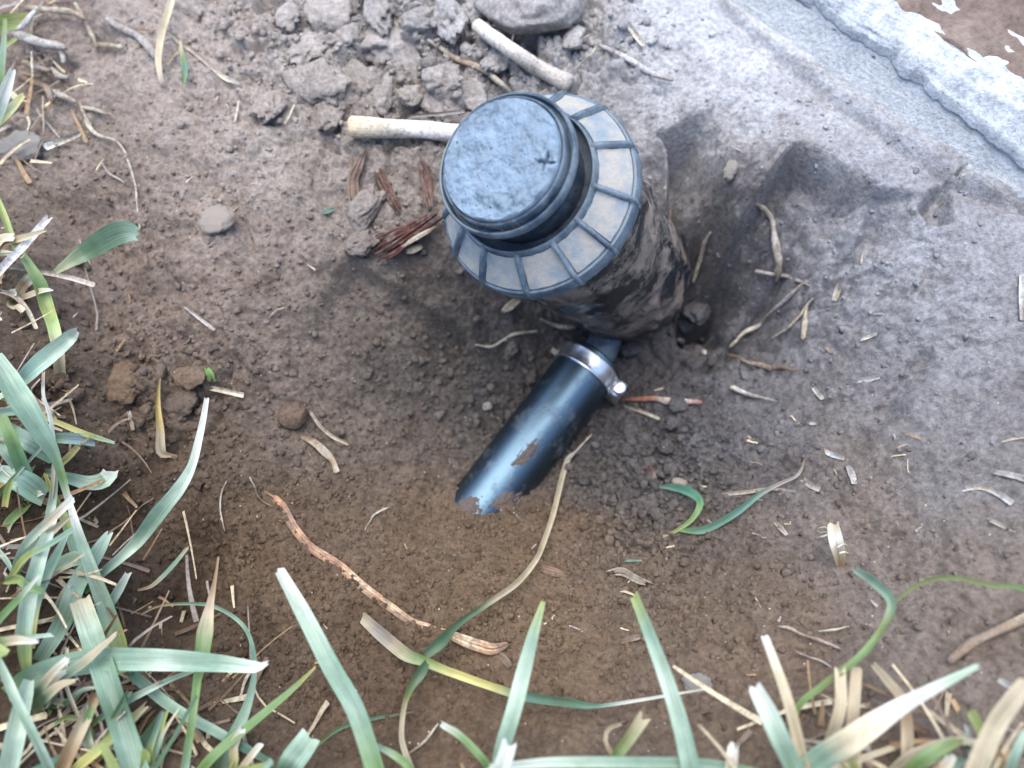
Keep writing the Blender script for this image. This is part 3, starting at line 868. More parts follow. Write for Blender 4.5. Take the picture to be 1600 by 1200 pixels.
def grass(label, pts, lifts, w, cols, fold=0.35, twist=0.0, cut=True, group=None, name='grass_leaf', cat='grass leaf'):
    _seed[0] += 1
    P = path_world(pts, lifts)
    o = blade_mesh(name, P, width_world(P, w), [S(c) for c in cols], None, fold, twist, cut, _seed[0])
    return tag(o, label, cat, group)

def mute(c, k=0.3):
    c = np.asarray(c, float); return c * (1 - k) + c.mean() * k

def shard_mesh(name, P, W, C, seed, mat, thick=0.5, ev=4):
    """split wood: parallel fibres of uneven length and height, joined into one splinter"""
    rg = np.random.default_rng(seed)
    Q, w, c, t = resample(P, W, C, 0.0016)
    n = len(Q); tan = np.gradient(Q, axis=0); tan /= np.linalg.norm(tan, axis=1)[:, None] + 1e-12
    wm = max(w); nf = int(np.clip(wm / 0.0011, 4, 9)); fw = wm / nf
    VV = []; FF = []; CC = []; UU = []; base = 0
    for f in range(nf):
        off = (f - (nf - 1) / 2) * fw * 0.95
        i0 = int(rg.integers(0, max(1, n // ev))); i1 = n - int(rg.integers(0, max(1, n // ev)))
        if i1 - i0 < 3: i0, i1 = 0, n
        hgt = wm * thick * rg.uniform(0.25, 1.0) * (1 - 0.5 * abs(off) / (wm / 2)); tone = rg.uniform(0.55, 1.25); skew = rg.normal(0, 0.3)
        for i in range(i0, i1):
            look = np.array([0, 0, 1.0]) * 0.5 + (CAM - Q[i]) / np.linalg.norm(CAM - Q[i])
            s_ = np.cross(tan[i], look); s_ /= np.linalg.norm(s_) + 1e-12; up = np.cross(s_, tan[i])
            k = (w[i] / wm) ** 0.5 * (0.35 if i in (i0, i1 - 1) else 1.0)
            ctr = Q[i] + s_ * (off + skew * fw * (i - n / 2) / 4 * (1 if ev < 10 else 0.05)) * (0.15 + 0.85 * w[i] / wm)
            h2 = hgt * (0.7 + 0.6 * rg.random()) * k
            for a_, z_ in ((-0.5, -0.4), (-0.42, 0.75), (0.1, 1.0), (0.5, 0.6), (0.5, -0.4)):
                VV.append(ctr + s_ * fw * a_ * 1.15 * k + up * h2 * z_); CC.append(c[i] * tone); UU.append((f * 0.7 + a_, t[i] * 100))
        m = i1 - i0
        ii = base + np.arange(m * 5).reshape(m, 5); jj = np.roll(ii, -1, 1)
        FF.append(np.stack([ii[:-1], ii[1:], jj[1:], jj[:-1]], -1).reshape(-1, 4)); FF.append(np.array([[ii[0, 0], ii[0, 1], ii[0, 2], ii[0, 3]], [ii[-1, 3], ii[-1, 2], ii[-1, 1], ii[-1, 0]]]))
        base += m * 5
    return mesh_np(name, VV, np.vstack(FF), mat, None, np.array(CC), np.array(UU), smooth=False)

def stick(name, label, cat, pts, w, cols, lift=1.5, mat=None, flat=0.8, knob=0.16, group=None):
    _seed[0] += 1
    P = path_world(pts, lift)
    cols = [S(mute(c, 0.2 if name in ('exposed_root', 'red_root') else 0.3)) for c in cols]
    if name == 'rootlet': w = [q * 0.78 for q in w]
    if name == 'exposed_root':
        o = shard_mesh(name, P, width_world(P, np.array(w) * 1.0), [np.minimum(c * 1.15 + 0.05, 0.6) for c in cols], _seed[0], WOOD, 0.34, 14)
    elif name in ('bark_splinter', 'bark_flake'):
        o = shard_mesh(name, P, width_world(P, np.maximum(w, 0.55 * max(w))), [c * 0.72 for c in cols], _seed[0], mat or WOOD, 0.26)
    elif mat is STRAW and max(w) > 3.5:
        o = blade_mesh(name, P, width_world(P, np.maximum(w, 0.72 * max(w))), cols, None, 0.75 if name != 'dry_scrap' else 0.4, 0.0, True, _seed[0], STRAW)
    else:
        o = tube_mesh(name, P, width_world(P, w), cols, None, flat, knob, _seed[0], mat)
    return tag(o, label, cat, group)

# ---- blades leaning into the picture along the lower edge
FG = 'grass blades standing along the lower edge'
grass('broad green grass blade standing tall below the orange root, mown tip pale', [(435, 889), (473, 957), (517, 1040), (557, 1110), (588, 1205), (615, 1300)], [62, 58, 50, 40, 22, -6], [16, 24, 28, 30, 30, 22], [WHT, PAL, BGR, BGR, GRN, YGR], 0.5, group=FG)
grass('straight pale green grass blade with pointed tip, middle of lower edge', [(849, 940), (834, 990), (820, 1045), (805, 1105), (786, 1170), (765, 1270)], [66, 60, 52, 42, 28, -6], [7, 18, 24, 26, 26, 22], [YGR, BGR, PAL, BGR, BGR, YGR], 0.4, cut=False, group=FG)
grass('square-cut short blade stump in front of the straight pale green blade', [(795, 1160), (788, 1185), (777, 1215), (765, 1280)], [52, 46, 34, -5], [24, 27, 28, 22], [WHT, PAL, BGR, GRN], 0.25, group=FG)
grass('blunt blue green grass blade standing right of the straight pale green one', [(991, 930), (1014, 987), (1042, 1062), (1064, 1132), (1080, 1205), (1098, 1300)], [68, 62, 52, 40, 26, -6], [15, 20, 24, 26, 28, 22], [YGR, BGR, PAL, BGR, BGR, GRN], 0.4, group=FG)
grass('thin arched green blade with a white cut tip near the lower edge', [(690, 1132), (717, 1148), (745, 1176), (764, 1202), (780, 1260)], [30, 30, 26, 18, -4], [9, 11, 12, 12, 10], [WHT, GRN, GRN, GRN, YGR], group=FG)
grass('stubby olive blade with ragged pale tip right of the blunt blue green blade stem', [(1006, 1120), (982, 1155), (958, 1190), (935, 1250)], [30, 28, 20, -4], [20, 19, 17, 14], [STR, OLV, GRN, YGR], 0.5, group=FG)
grass('pale blade lying flat along the very bottom edge of the picture', [(764, 1199), (864, 1191), (1000, 1191), (1110, 1194), (1220, 1215)], [26, 28, 27, 24, 4], [8, 15, 17, 16, 12], [WHT, PAL, BGR, BGR, GRN], 0.2, group=FG)
grass('short curved green blade beside the tall broad blade at the bottom', [(590, 1166), (617, 1180), (642, 1203), (660, 1260)], [26, 28, 22, -4], [7, 12, 14, 12], [PAL, GRN, GRN, YGR], group=FG)
grass('dark thin fallen blade lying on soil above the curved green blade', [(644, 1113), (577, 1124), (530, 1138), (495, 1165)], [2, 3, 3, 1], [3, 6, 7, 5], [BRN, DGR, DGR, OLV], group=FG)
stick('straw', 'tiny forked straw on brown soil left of the thin arched blade', 'straw', [(684, 1131), (664, 1158), (640, 1176)], [3, 4, 3], [STR, STR, TAN], 3, STRAW)
grass('small dry curl of straw left of the stubby olive blade', [(972, 1130), (950, 1140), (946, 1160), (958, 1182), (962, 1200)], [12, 16, 14, 6, 1], [5, 7, 7, 6], [STR, STR, TAN], name='straw', cat='straw')

# ---- bent seedling crossing the orange root
grass('long bent seedling, straw sheath to yellow stem to teal blade, lying under the pale blades', [(567, 964), (597, 991), (634, 1021), (664, 1033), (697, 1047), (764, 1071), (821, 1088), (890, 1098), (931, 1103), (998, 1094), (1064, 1083), (1110, 1075)], [5, 7, 10, 13, 14, 14, 13, 12, 10, 8, 6, 4],
      [17, 21, 21, 15, 13, 12, 14, 14, 6, 5, 4, 3], [STR, GRY, STR, GRN, YEL, YEL, TEA, DGR, TEA, WHT, WHT, STR], 0.6, group='bent seedling leaves', name='grass_seedling', cat='seedling')
grass('long withered pale blade curving from the seedling up towards the pipe', [(903, 704), (888, 716), (878, 745), (864, 803), (848, 850), (836, 876), (808, 910), (764, 941), (725, 968), (706, 984), (688, 1003), (664, 1024)], [2, 5, 6, 7, 8, 9, 10, 12, 13, 13, 13, 13],
      [4, 8, 9, 9, 9, 9, 10, 10, 9, 12, 20, 14], [WHT, CRM, STR, STR, STR, STR, CRM, STR, STR, DGR, DGR, DGR], 0.5, cut=False, name='withered_leaf', cat='grass leaf')
grass('withered blade hanging from the seedling joint down to the bottom edge', [(667, 1034), (658, 1050), (644, 1070), (632, 1100), (627, 1148), (634, 1178), (650, 1215)], [13, 14, 15, 16, 16, 14, 2], [8, 18, 13, 8, 8, 9, 8], [DGR, DGR, OLV, STR, STR, STR, STR], 0.5, cut=False, name='withered_leaf', cat='grass leaf')

# ---- lower right clump
RG = 'grass stubble in the lower right corner'
grass('kinked green blade bending over straw stubble, lower right', [(1336, 890), (1366, 909), (1394, 941), (1380, 981), (1349, 1021), (1326, 1041), (1282, 1074), (1246, 1108), (1232, 1180)], [34, 40, 44, 42, 38, 36, 30, 22, -4], [10, 15, 15, 11, 11, 11, 10, 10, 9], [PAL, BGR, BGR, OLV, GRN, OLV, GRN, YGR, YEL], 0.5, group=RG)
grass('thin olive tendril arching from the kinked green blade to the right edge', [(1399, 940), (1433, 914), (1483, 902), (1550, 914), (1605, 922), (1660, 960)], [44, 46, 46, 38, 26, 0], [4, 6, 7, 7, 7, 6], [OLV, OLV, OLV, GRN, OLV, OLV], group=RG)
grass('upright straw stalk with split whitish top, leftmost of the lower right clump', [(1194, 994), (1209, 1034), (1232, 1101), (1256, 1197), (1268, 1260)], [48, 44, 34, 14, -4], [12, 15, 17, 19, 18], [WHT, CRM, STR, STR, YGR], 0.7, group=RG)
grass('blue green blade with white blunt tip beside the upright straw stalk', [(1180, 1074), (1199, 1111), (1217, 1152), (1240, 1203), (1262, 1270)], [46, 40, 30, 14, -4], [22, 29, 31, 30, 24], [WHT, PAL, BGR, BGR, GRN], 0.5, group=RG)
grass('large bleached blade sweeping right from a blue green base, lower right', [(1528, 1041), (1490, 1060), (1450, 1081), (1408, 1104), (1366, 1131), (1326, 1158), (1272, 1192), (1235, 1240)], [40, 41, 40, 38, 34, 28, 16, -4], [8, 13, 18, 24, 33, 37, 36, 26], [PAL, PAL, WHT, WHT, CRM, CRM, BGR, BGR, BGR], 0.3, group=RG)
grass('straw stub under the kinked green blade, left one of two', [(1312, 1044), (1312, 1101), (1297, 1155), (1280, 1215)], [34, 28, 16, -4], [16, 18, 18, 16], [CRM, STR, STR, STR], 0.7, group=RG)
grass('straw stub under the kinked green blade, right one of two', [(1338, 1040), (1334, 1090), (1331, 1145), (1322, 1215)], [32, 27, 16, -4], [16, 18, 18, 16], [STR, STR, TAN, STR], 0.7, group=RG)
grass('tan bent straw behind the large bleached blade', [(1364, 1038), (1388, 1066), (1410, 1096), (1418, 1150), (1414, 1230)], [12, 15, 17, 14, -3], [9, 15, 17, 18, 14], [STR, STR, TAN, STR, TAN], 0.6, group=RG)
grass('wide cream straw leaning in from the right edge near the bottom', [(1606, 1062), (1585, 1090), (1556, 1130), (1526, 1197), (1505, 1265)], [46, 42, 34, 16, -4], [20, 26, 29, 31, 26], [STR, CRM, CRM, STR, STR], 0.5, group=RG)
grass('cream blade lying low beneath the wide cream straw', [(1530, 1160), (1494, 1158), (1460, 1166), (1420, 1182), (1380, 1215)], [14, 18, 18, 13, -3], [8, 13, 14, 14, 10], [CRM, CRM, STR, STR, STR], group=RG)
grass('mossy green leaf crossing the cream blade at the bottom right', [(1500, 1156), (1468, 1172), (1432, 1196), (1395, 1240)], [22, 22, 15, -4], [12, 20, 21, 16], [OLV, GRN, OLV, GRN], group=RG)
grass('white cut stub poking up at the bottom left of the lower right clump', [(1146, 1165), (1144, 1190), (1140, 1220), (1136, 1265)], [28, 24, 14, -4], [16, 18, 18, 15], [WHT, CRM, STR, YGR], 0.6, group=RG)
grass('green blade entering at the right end of the bottom edge', [(1604, 1140), (1585, 1180), (1570, 1230), (1560, 1280)], [34, 28, 12, -4], [10, 14, 16, 14], [PAL, BGR, GRN, GRN], group=RG)
grass('thin straw crossing low behind the blue green base of the bleached blade', [(1395, 1168), (1345, 1186), (1290, 1205), (1240, 1230)], [8, 10, 8, 2], [7, 10, 10, 8], [CRM, STR, CRM, STR], group=RG)
grass('pale flattened straw at the right edge above the wide cream straw', [(1610, 1088), (1580, 1072), (1560, 1062)], [10, 10, 6], [14, 12, 6], [GRY, GRY, WHT], 0.3, group=RG)

# ---- left clump
LG = 'grass blades of the lawn edge on the left'
grass('broad blue green blade lying level across the lower left', [(418, 1036), (400, 1042), (350, 1037), (300, 1033), (258, 1031), (217, 1030), (175, 1030), (133, 1034), (92, 1043), (50, 1058), (10, 1085)], [44, 45, 46, 47, 48, 48, 46, 42, 36, 28, 6], [4, 17, 25, 30, 33, 34, 35, 37, 36, 34, 26], [WHT, PAL, BGR, BGR, PAL, BGR, BGR, BGR, BGR, DGR, GRN], 0.25, twist=-0.2, group=LG)
grass('upright green leaf with a withered brown tip, lower left', [(341, 870), (336, 905), (328, 945), (321, 987), (315, 1030), (309, 1060), (301, 1120), (288, 1205), (280, 1265)], [40, 40, 40, 40, 38, 35, 26, 8, -4], [3, 5, 12, 25, 22, 13, 11, 13, 12], [TAN, TAN, STR, GRN, GRN, GRN, GRN, BGR, GRN], 0.5, twist=0.2, cut=False, group=LG)
grass('thin arched blade curving round the brown-tipped leaf', [(220, 960), (247, 947), (290, 943), (333, 947), (373, 970), (392, 1000), (398, 1045), (388, 1098), (362, 1160), (340, 1215), (325, 1265)], [6, 16, 24, 28, 28, 26, 24, 20, 12, 2, -4], [4, 4, 5, 6, 6, 6, 7, 13, 24, 27, 22], [TAN, STR, BGR, BGR, BGR, BGR, TEA, BGR, BGR, DGR, DGR], 0.5, cut=False, group=LG)
grass('slim fresh green blade slanting right from the bottom left', [(493, 1042), (460, 1074), (417, 1111), (375, 1146), (333, 1182), (300, 1222), (270, 1265)], [26, 28, 28, 24, 16, 4, -4], [3, 9, 13, 15, 16, 15, 13], [YEL, GRN, GRN, GRN, GRN, GRN, YGR], 0.4, cut=False, group=LG)
grass('thick pale stalk with square-cut top standing in the lower left clump', [(124, 936), (142, 985), (160, 1035), (176, 1085), (192, 1132), (212, 1200), (235, 1275)], [50, 48, 44, 36, 26, 8, -5], [29, 33, 36, 37, 37, 38, 32], [STR, PAL, BGR, BGR, DGR, BGR, BGR, GRN], 0.7, group=LG)
grass('very long narrow blade running down the left edge past all others', [(-12, 552), (10, 590), (33, 628), (66, 680), (88, 720), (108, 785), (125, 840), (141, 885), (163, 943), (184, 1005), (196, 1050)], [52, 54, 54, 52, 50, 48, 45, 42, 37, 30, 22], [22, 34, 38, 28, 14, 9, 14, 18, 24, 28, 20], [PAL, BGR, BGR, BGR, GRN, WHT, BGR, PAL, BGR, YGR, YGR], 0.45, group=LG)
grass('tall pale blue blade with frayed tip at far left of the lower clump', [(82, 812), (72, 840), (62, 868), (50, 910), (42, 945), (37, 985), (38, 1020), (42, 1055)], [56, 56, 55, 52, 48, 42, 34, 24], [12, 18, 21, 24, 25, 23, 20, 12], [WHT, PAL, PAL, BGR, PAL, BGR, YGR, YGR], 0.4, group=LG)
grass('pale wide blade rising from the bottom left corner', [(44, 1062), (38, 1085), (30, 1117), (22, 1158), (13, 1205), (5, 1265)], [38, 36, 30, 20, 6, -4], [16, 24, 28, 29, 28, 22], [PAL, PAL, PAL, PAL, BGR, GRN], 0.4, group=LG)
grass('narrow blue blade turning yellow at its foot beside the frayed pale one', [(104, 836), (86, 872), (67, 910), (55, 945), (50, 985), (50, 1014)], [46, 46, 43, 36, 26, 14], [7, 14, 17, 15, 12, 8], [PAL, BGR, BGR, BGR, YEL, YEL], 0.4, group=LG)
grass('dull blue blade slanting behind the tall stalks on the left', [(170, 833), (157, 855), (143, 878), (120, 915), (102, 965), (82, 1000), (60, 1033)], [34, 34, 33, 30, 24, 16, 4], [11, 20, 25, 28, 29, 26, 20], [PAL, BGR, BGR, BGR, DGR, BGR, DGR], 0.3, group=LG)
grass('long pale blade arching up and right over dark soil, frayed white tip', [(323, 622), (318, 652), (311, 685), (300, 727), (280, 763), (247, 803), (215, 845), (187, 872), (158, 896), (130, 925)], [30, 36, 40, 44, 45, 44, 40, 34, 26, 8], [7, 9, 11, 13, 20, 24, 20, 15, 14, 12], [WHT, WHT, WHT, PAL, PAL, BGR, BGR, PAL, BGR, GRN], 0.5, twist=0.25, group=LG)
grass('short pale cut blade below the long arching one', [(200, 896), (186, 920), (172, 942), (155, 965)], [24, 24, 20, 4], [9, 14, 15, 12], [WHT, PAL, BGR, GRN], 0.4, group=LG)
grass('narrow pale blade crossing the bottom left corner', [(-6, 1028), (10, 1060), (24, 1092), (50, 1145), (78, 1204), (98, 1255)], [44, 44, 42, 32, 10, -4], [11, 13, 14, 14, 14, 12], [BGR, PAL, BGR, PAL, BGR, BGR], 0.4, group=LG)
grass('slim blade passing under the broad level one', [(314, 1044), (270, 1060), (235, 1076), (200, 1094), (170, 1112), (145, 1130)], [32, 32, 30, 26, 18, 6], [5, 8, 10, 12, 11, 9], [PAL, BGR, PAL, BGR, BGR, GRN], 0.4, cut=False, group=LG)
grass('dark blue blade drooping right under the slim crossing blades', [(205, 1052), (230, 1074), (260, 1099), (297, 1122), (333, 1141), (385, 1170), (430, 1195)], [18, 22, 22, 18, 14, 8, 0], [14, 17, 17, 16, 15, 13, 8], [TEA, BGR, BGR, BGR, BGR, TEA, DGR], 0.3, group=LG)
grass('stiff tan straw stalk in the bottom left clump', [(150, 1080), (138, 1110), (120, 1148), (95, 1204), (75, 1260)], [28, 26, 20, 6, -4], [14, 19, 21, 22, 20], [TAN, STR, TAN, TAN, TAN], 0.7, group=LG)
grass('yellowish stalk right of the stiff tan one', [(228, 1102), (205, 1124), (180, 1148), (150, 1175), (116, 1206), (90, 1250)], [24, 24, 20, 14, 4, -4], [10, 13, 15, 16, 16, 14], [STR, YEL, YGR, YEL, YGR, YEL], 0.6, group=LG)
grass('stubby square-cut blue green blade at the bottom, alone left of the tall broad one', [(486, 1150), (472, 1170), (456, 1192), (440, 1225), (430, 1260)], [28, 26, 22, 10, -4], [36, 40, 40, 30, 20], [PAL, BGR, DGR, YEL, GRN], 0.25, group=LG)
grass('fine grey green tendril over dark soil right of the clump', [(294, 854), (272, 882), (247, 908), (232, 918), (215, 922)], [14, 16, 14, 10, 3], [5, 7, 7, 5, 4], [STR, BGR, BGR, STR, TAN], 0.5, group=LG)
grass('dark green cut leaf hidden low in the bottom left clump', [(256, 1122), (240, 1145), (222, 1168), (200, 1200)], [14, 14, 10, 0], [24, 27, 26, 20], [GRN, DGR, BGR, DGR], 0.3, group=LG)
grass('pale green cut leaf lying across the base of the long narrow blade', [(135, 876), (118, 872), (98, 880), (80, 892)], [26, 25, 20, 8], [16, 24, 22, 14], [PAL, (170, 186, 150), (165, 180, 145), GRN], 0.2, group=LG)
grass('pale blunt leaf with yellow base tilted right at the left edge', [(121, 516), (108, 527), (92, 541), (67, 562), (45, 582), (24, 604), (8, 628)], [40, 41, 41, 38, 32, 22, 4], [8, 21, 25, 27, 22, 15, 11], [WHT, PAL, PAL, (150, 180, 160), BGR, YGR, YEL], 0.5, group=LG)
grass('yellow green stalk whitening downwards, upper part of the left edge', [(-10, 300), (5, 335), (20, 377), (43, 412), (62, 445), (72, 478), (83, 510), (90, 545), (94, 583)], [26, 30, 32, 32, 30, 26, 20, 12, 0], [9, 10, 11, 14, 20, 20, 18, 17, 16], [GRN, YGR, YGR, (170, 186, 130), GRN, YGR, (160, 180, 120), CRM, STR], 0.7, group=LG)
grass('dark green flat-ended leaf pointing right from the yellow green stalk', [(216, 366), (200, 362), (180, 366), (155, 380), (130, 396), (105, 412), (86, 425)], [30, 32, 33, 33, 32, 31, 30], [18, 33, 36, 33, 26, 15, 8], [(118, 142, 122), (82, 104, 80), (78, 100, 76), (84, 106, 80), (92, 114, 84), (150, 156, 120), (180, 175, 130)], 0.2, twist=0.1, group=LG)
stick('straw', 'whitish stiff straw crossing the yellow green stalk at the left edge', 'straw', [(76, 340), (42, 380), (8, 414), (-20, 445)], [10, 12, 12, 11], [(196, 186, 182), WHT, (190, 182, 178), STR], 36, STRAW, 0.5, 0.05, LG)
grass('pale curled blue green leaf with square tip above bare dark soil', [(173, 736), (166, 748), (150, 754), (133, 754), (112, 748), (88, 742), (70, 736)], [20, 22, 22, 22, 20, 16, 8], [22, 26, 24, 21, 18, 14, 10], [WHT, PAL, PAL, PAL, BGR, BGR, DGR], 0.3, group=LG)
grass('short blue blade above the pale curled leaf', [(146, 690), (125, 686), (100, 684), (75, 685)], [22, 23, 20, 10], [14, 18, 18, 14], [(130, 148, 144), (128, 148, 142), BGR, DGR], 0.3, group=LG)
grass('thin yellow blade pointing right beneath the pale blunt leaf', [(179, 692), (155, 685), (127, 676), (90, 660), (52, 645)], [22, 24, 24, 20, 10], [4, 8, 9, 8, 8], [PAL, YGR, YEL, YEL, YEL], 0.5, cut=False, group=LG)
grass('ragged wide pale leaf at the far left, torn lower right end', [(72, 778), (58, 768), (42, 756), (22, 745), (0, 738)], [30, 31, 29, 24, 10], [30, 36, 37, 33, 24], [PAL, BGR, (128, 158, 140), PAL, BGR], 0.2, group=LG)
grass('white thread-like stem hanging over the left rim', [(68, 580), (68, 617), (78, 650), (85, 700), (81, 765), (74, 802)], [20, 34, 42, 44, 42, 36], [4, 5, 6, 5, 6, 6], [STR, WHT, WHT, WHT, STR, STR], 0.5, group=LG)
grass('mid green blade behind the very long narrow one', [(3, 648), (16, 680), (28, 710), (40, 742), (48, 765)], [34, 34, 30, 22, 8], [12, 19, 21, 22, 18], [GRN, GRN, (104, 140, 100), BGR, GRN], 0.4, group=LG)
grass('blue blade at the left border behind the ragged wide leaf', [(26, 726), (10, 700), (-8, 672)], [20, 20, 8], [20, 28, 26], [PAL, BGR, BGR], 0.3, group=LG)
grass('slender pale blade parallel to the long narrow one, lower part', [(86, 716), (84, 760), (78, 800), (66, 850), (54, 900)], [42, 42, 42, 40, 36], [6, 11, 14, 14, 12], [BGR, PAL, PAL, BGR, BGR], 0.4, group=LG)
grass('yellow green blade between the two long blades on the left', [(70, 740), (84, 775), (100, 810), (115, 850), (128, 890), (136, 920)], [24, 28, 28, 26, 22, 14], [5, 9, 14, 18, 20, 16], [YEL, YGR, YGR, BGR, BGR, GRN], 0.4, group=LG)
grass('wide dusky blade low under the very long one', [(84, 716), (60, 700), (36, 686), (10, 668)], [18, 20, 18, 6], [20, 26, 26, 20], [BGR, (150, 170, 150), BGR, DGR], 0.3, group=LG)
grass('faded straw leaf with the pink sheath under the broad level blade', [(135, 1062), (122, 1082), (106, 1098), (80, 1094), (60, 1086)], [20, 22, 20, 14, 6], [7, 13, 12, 10, 7], [(150, 116, 110), (160, 130, 120), STR, STR, STR], 0.5, group=LG)
grass('white-tipped green blade leaning at the upper left border', [(20, 108), (8, 140), (-4, 172), (-20, 215)], [30, 30, 24, 6], [9, 18, 20, 16], [WHT, WHT, PAL, GRN], 0.4, group=LG)
grass('fresh green shoot against the top left border', [(8, 30), (6, 70), (2, 120), (-6, 170)], [26, 24, 16, 2], [5, 8, 9, 8], [YGR, BGR, GRN, YGR], 0.4, group=LG)
grass('yellow green leaf lying at the very top left corner', [(44, 28), (25, 32), (4, 36), (-20, 44)], [12, 14, 12, 4], [14, 24, 24, 18], [YEL, YGR, YGR, GRN], 0.3, group=LG)
grass('pale yellow leaf slanting below the pale dry lump, left edge', [(36, 148), (22, 165), (5, 182), (-14, 200)], [14, 14, 10, 2], [8, 13, 14, 12], [YEL, (176, 180, 140), YGR, YGR], 0.4, group=LG)
grass('pointed olive leaf lying near the dry twigs, top left', [(285, 132), (288, 118), (288, 100), (284, 80), (282, 62)], [4, 6, 7, 7, 5], [4, 9, 8, 6, 4], [GRN, TEA, GRN, STR, STR], 0.4, group=LG)
grass('thin bent green blade over the bottom left dark hollow', [(84, 1130), (110, 1120), (135, 1130), (150, 1160)], [10, 14, 12, 2], [6, 8, 8, 7], [GRN, OLV, GRN, DGR], 0.4, group=LG)
grass('yellow stem bit low at the left rim', [(122, 698), (108, 712), (95, 724)], [8, 8, 5], [9, 11, 10], [YEL, YGR, YEL], 0.6, group=LG)
grass('short yellow stub in front of the ragged wide leaf', [(17, 752), (11, 770), (8, 792)], [38, 36, 30], [9, 10, 9], [YGR, YGR, YEL], 0.6, group=LG)

# ---- green leaf curls on the hole floor right of the pipe
grass('curled teal leaf hooked over crumbly soil right of the pipe', [(1030, 760), (1052, 761), (1075, 767), (1092, 780), (1092, 794), (1080, 812), (1060, 827), (1034, 839)], [6, 8, 9, 9, 8, 6, 4, 1], [4, 12, 14, 12, 10, 8, 6, 4], [TEA, TEA, (80, 130, 110), (84, 132, 96), GRN, GRN, YGR, CRM], 0.3, cut=False, name='leaf_curl', cat='leaf')
grass('long teal blade fragment drying to straw at its upper end, right of the pipe', [(1062, 828), (1085, 829), (1105, 826), (1150, 801), (1187, 772), (1217, 756), (1247, 741), (1258, 716)], [2, 4, 5, 6, 6, 5, 4, 2], [5, 11, 12, 11, 9, 6, 5, 3], [GRN, TEA, TEA, (76, 116, 100), TEA, GRY, GRY, BRN], 0.3, cut=False, name='leaf_curl', cat='leaf')
grass('yellowed folded leaf lying upright on the left bank', [(250, 587), (247, 612), (247, 640), (250, 672), (252, 706), (265, 711), (277, 712)], [4, 6, 7, 6, 4, 3, 1], [3, 6, 8, 12, 15, 7, 4], [TAN, (150, 128, 70), (160, 136, 74), (168, 142, 82), STR, STR, TAN], 0.5, name='withered_leaf', cat='leaf')
grass('tiny bright green leaf scrap on the left bank', [(322, 575), (328, 585), (334, 597)], [3, 4, 2], [7, 12, 6], [(110, 150, 70), (110, 150, 70), GRN], 0.2, name='leaf_scrap', cat='leaf')
grass('tiny dull green leaf scrap left of the red bark', [(503, 333), (512, 329), (522, 327)], [2, 3, 2], [5, 9, 5], [(90, 110, 92), (90, 116, 96), (90, 110, 92)], 0.2, name='leaf_scrap', cat='leaf')
grass('sliver of teal leaf on the soil below the pipe, right', [(978, 876), (990, 876), (1003, 876)], [2, 2, 2], [3, 4, 2], [BGR, TEA, BGR], 0.2, name='leaf_scrap', cat='leaf')

# ---- roots and twigs
stick('cut_root', 'thick cream cut root stub pointing left from the sprinkler cap', 'root', [(545, 195), (590, 197), (640, 201), (680, 205), (735, 212)], [33, 32, 29, 28, 28], [(206, 172, 124), CRM, (214, 200, 186), (210, 198, 190), CRM], 8, PEELED, 0.9, 0.06)
stick('cut_root', 'thick pale root with frayed end above the sprinkler, slanting right', 'root', [(742, 38), (770, 58), (805, 82), (848, 109), (893, 133)], [20, 23, 24, 25, 30], [CRM, (202, 192, 176), (190, 178, 162), (186, 172, 154), GRY], 8, PEELED, 0.9, 0.08)
stick('thin_root', 'thin tan root between the two thick pale roots', 'root', [(668, 62), (690, 76), (712, 92), (755, 109), (780, 128), (800, 146)], [4, 8, 11, 10, 9, 7], [GRY, STR, TAN, STR, STR, GRY], 4)
o = stick('exposed_root', 'long orange brown root with peeling bark curving across the lower bank', 'root', [(408, 765), (430, 780), (444, 795), (458, 822), (482, 852), (505, 868), (530, 884), (564, 914), (590, 934), (610, 948), (647, 973), (697, 985)], [4, 11, 12, 13, 13, 14, 15, 15, 15, 14, 12, 9], [(110, 72, 46), (168, 112, 68), (122, 78, 48), (176, 128, 84), (130, 84, 50), (178, 132, 88), (150, 94, 56), (184, 144, 100), (190, 156, 114), (150, 104, 66), (184, 148, 106), (140, 98, 62), (182, 148, 106), (160, 112, 70)], 0.2, WOOD, 0.8, 0.1)
stick('exposed_root', 'short lower end of the orange root, past the withered blade, with curled bark tip', 'root', [(706, 993), (731, 1003), (752, 1010), (771, 1014), (795, 1006)], [13, 18, 19, 18, 4], [(190, 140, 90), (196, 164, 124), (184, 140, 96), (170, 126, 86), (150, 106, 66)], 3, WOOD, 0.5, 0.25)
stick('bark_flake', 'small flake of orange bark below the end of the orange root', 'bark', [(778, 1022), (788, 1030), (798, 1042)], [7, 13, 6], [TAN, (176, 140, 100), TAN], 2, WOOD, 0.4, 0.3)
RT = 'pale rootlets right of the sprinkler'
stick('rootlet', 'pale zigzag rootlet on the dark cut soil face', 'root', [(1254, 443), (1225, 470), (1196, 497), (1184, 511), (1161, 521), (1150, 532), (1139, 543)], [5, 8, 9, 10, 9, 7, 4], [STR, (186, 176, 168), (196, 186, 176), CRM, (196, 186, 176), CRM, CRM], 4, group=RT)
stick('rootlet', 'knobbly hanging rootlet at the top of the cut face', 'root', [(1180, 318), (1200, 334), (1210, 370), (1217, 410), (1213, 440)], [6, 10, 12, 13, 11], [TAN, STR, (176, 164, 152), STR, STR], 5, group=RT, knob=0.3)
stick('rootlet', 'side branch crossing the foot of the knobbly rootlet', 'root', [(1180, 423), (1200, 425), (1225, 430), (1262, 446)], [9, 7, 9, 5], [(170, 162, 156), GRY, (170, 160, 150), GRY], 5, group=RT)
stick('rootlet', 'tan rootlet hanging just right of the canister', 'root', [(1110, 362), (1102, 378), (1095, 402), (1083, 442)], [5, 9, 9, 7], [GRY, STR, CRM, CRM], 6, group=RT)
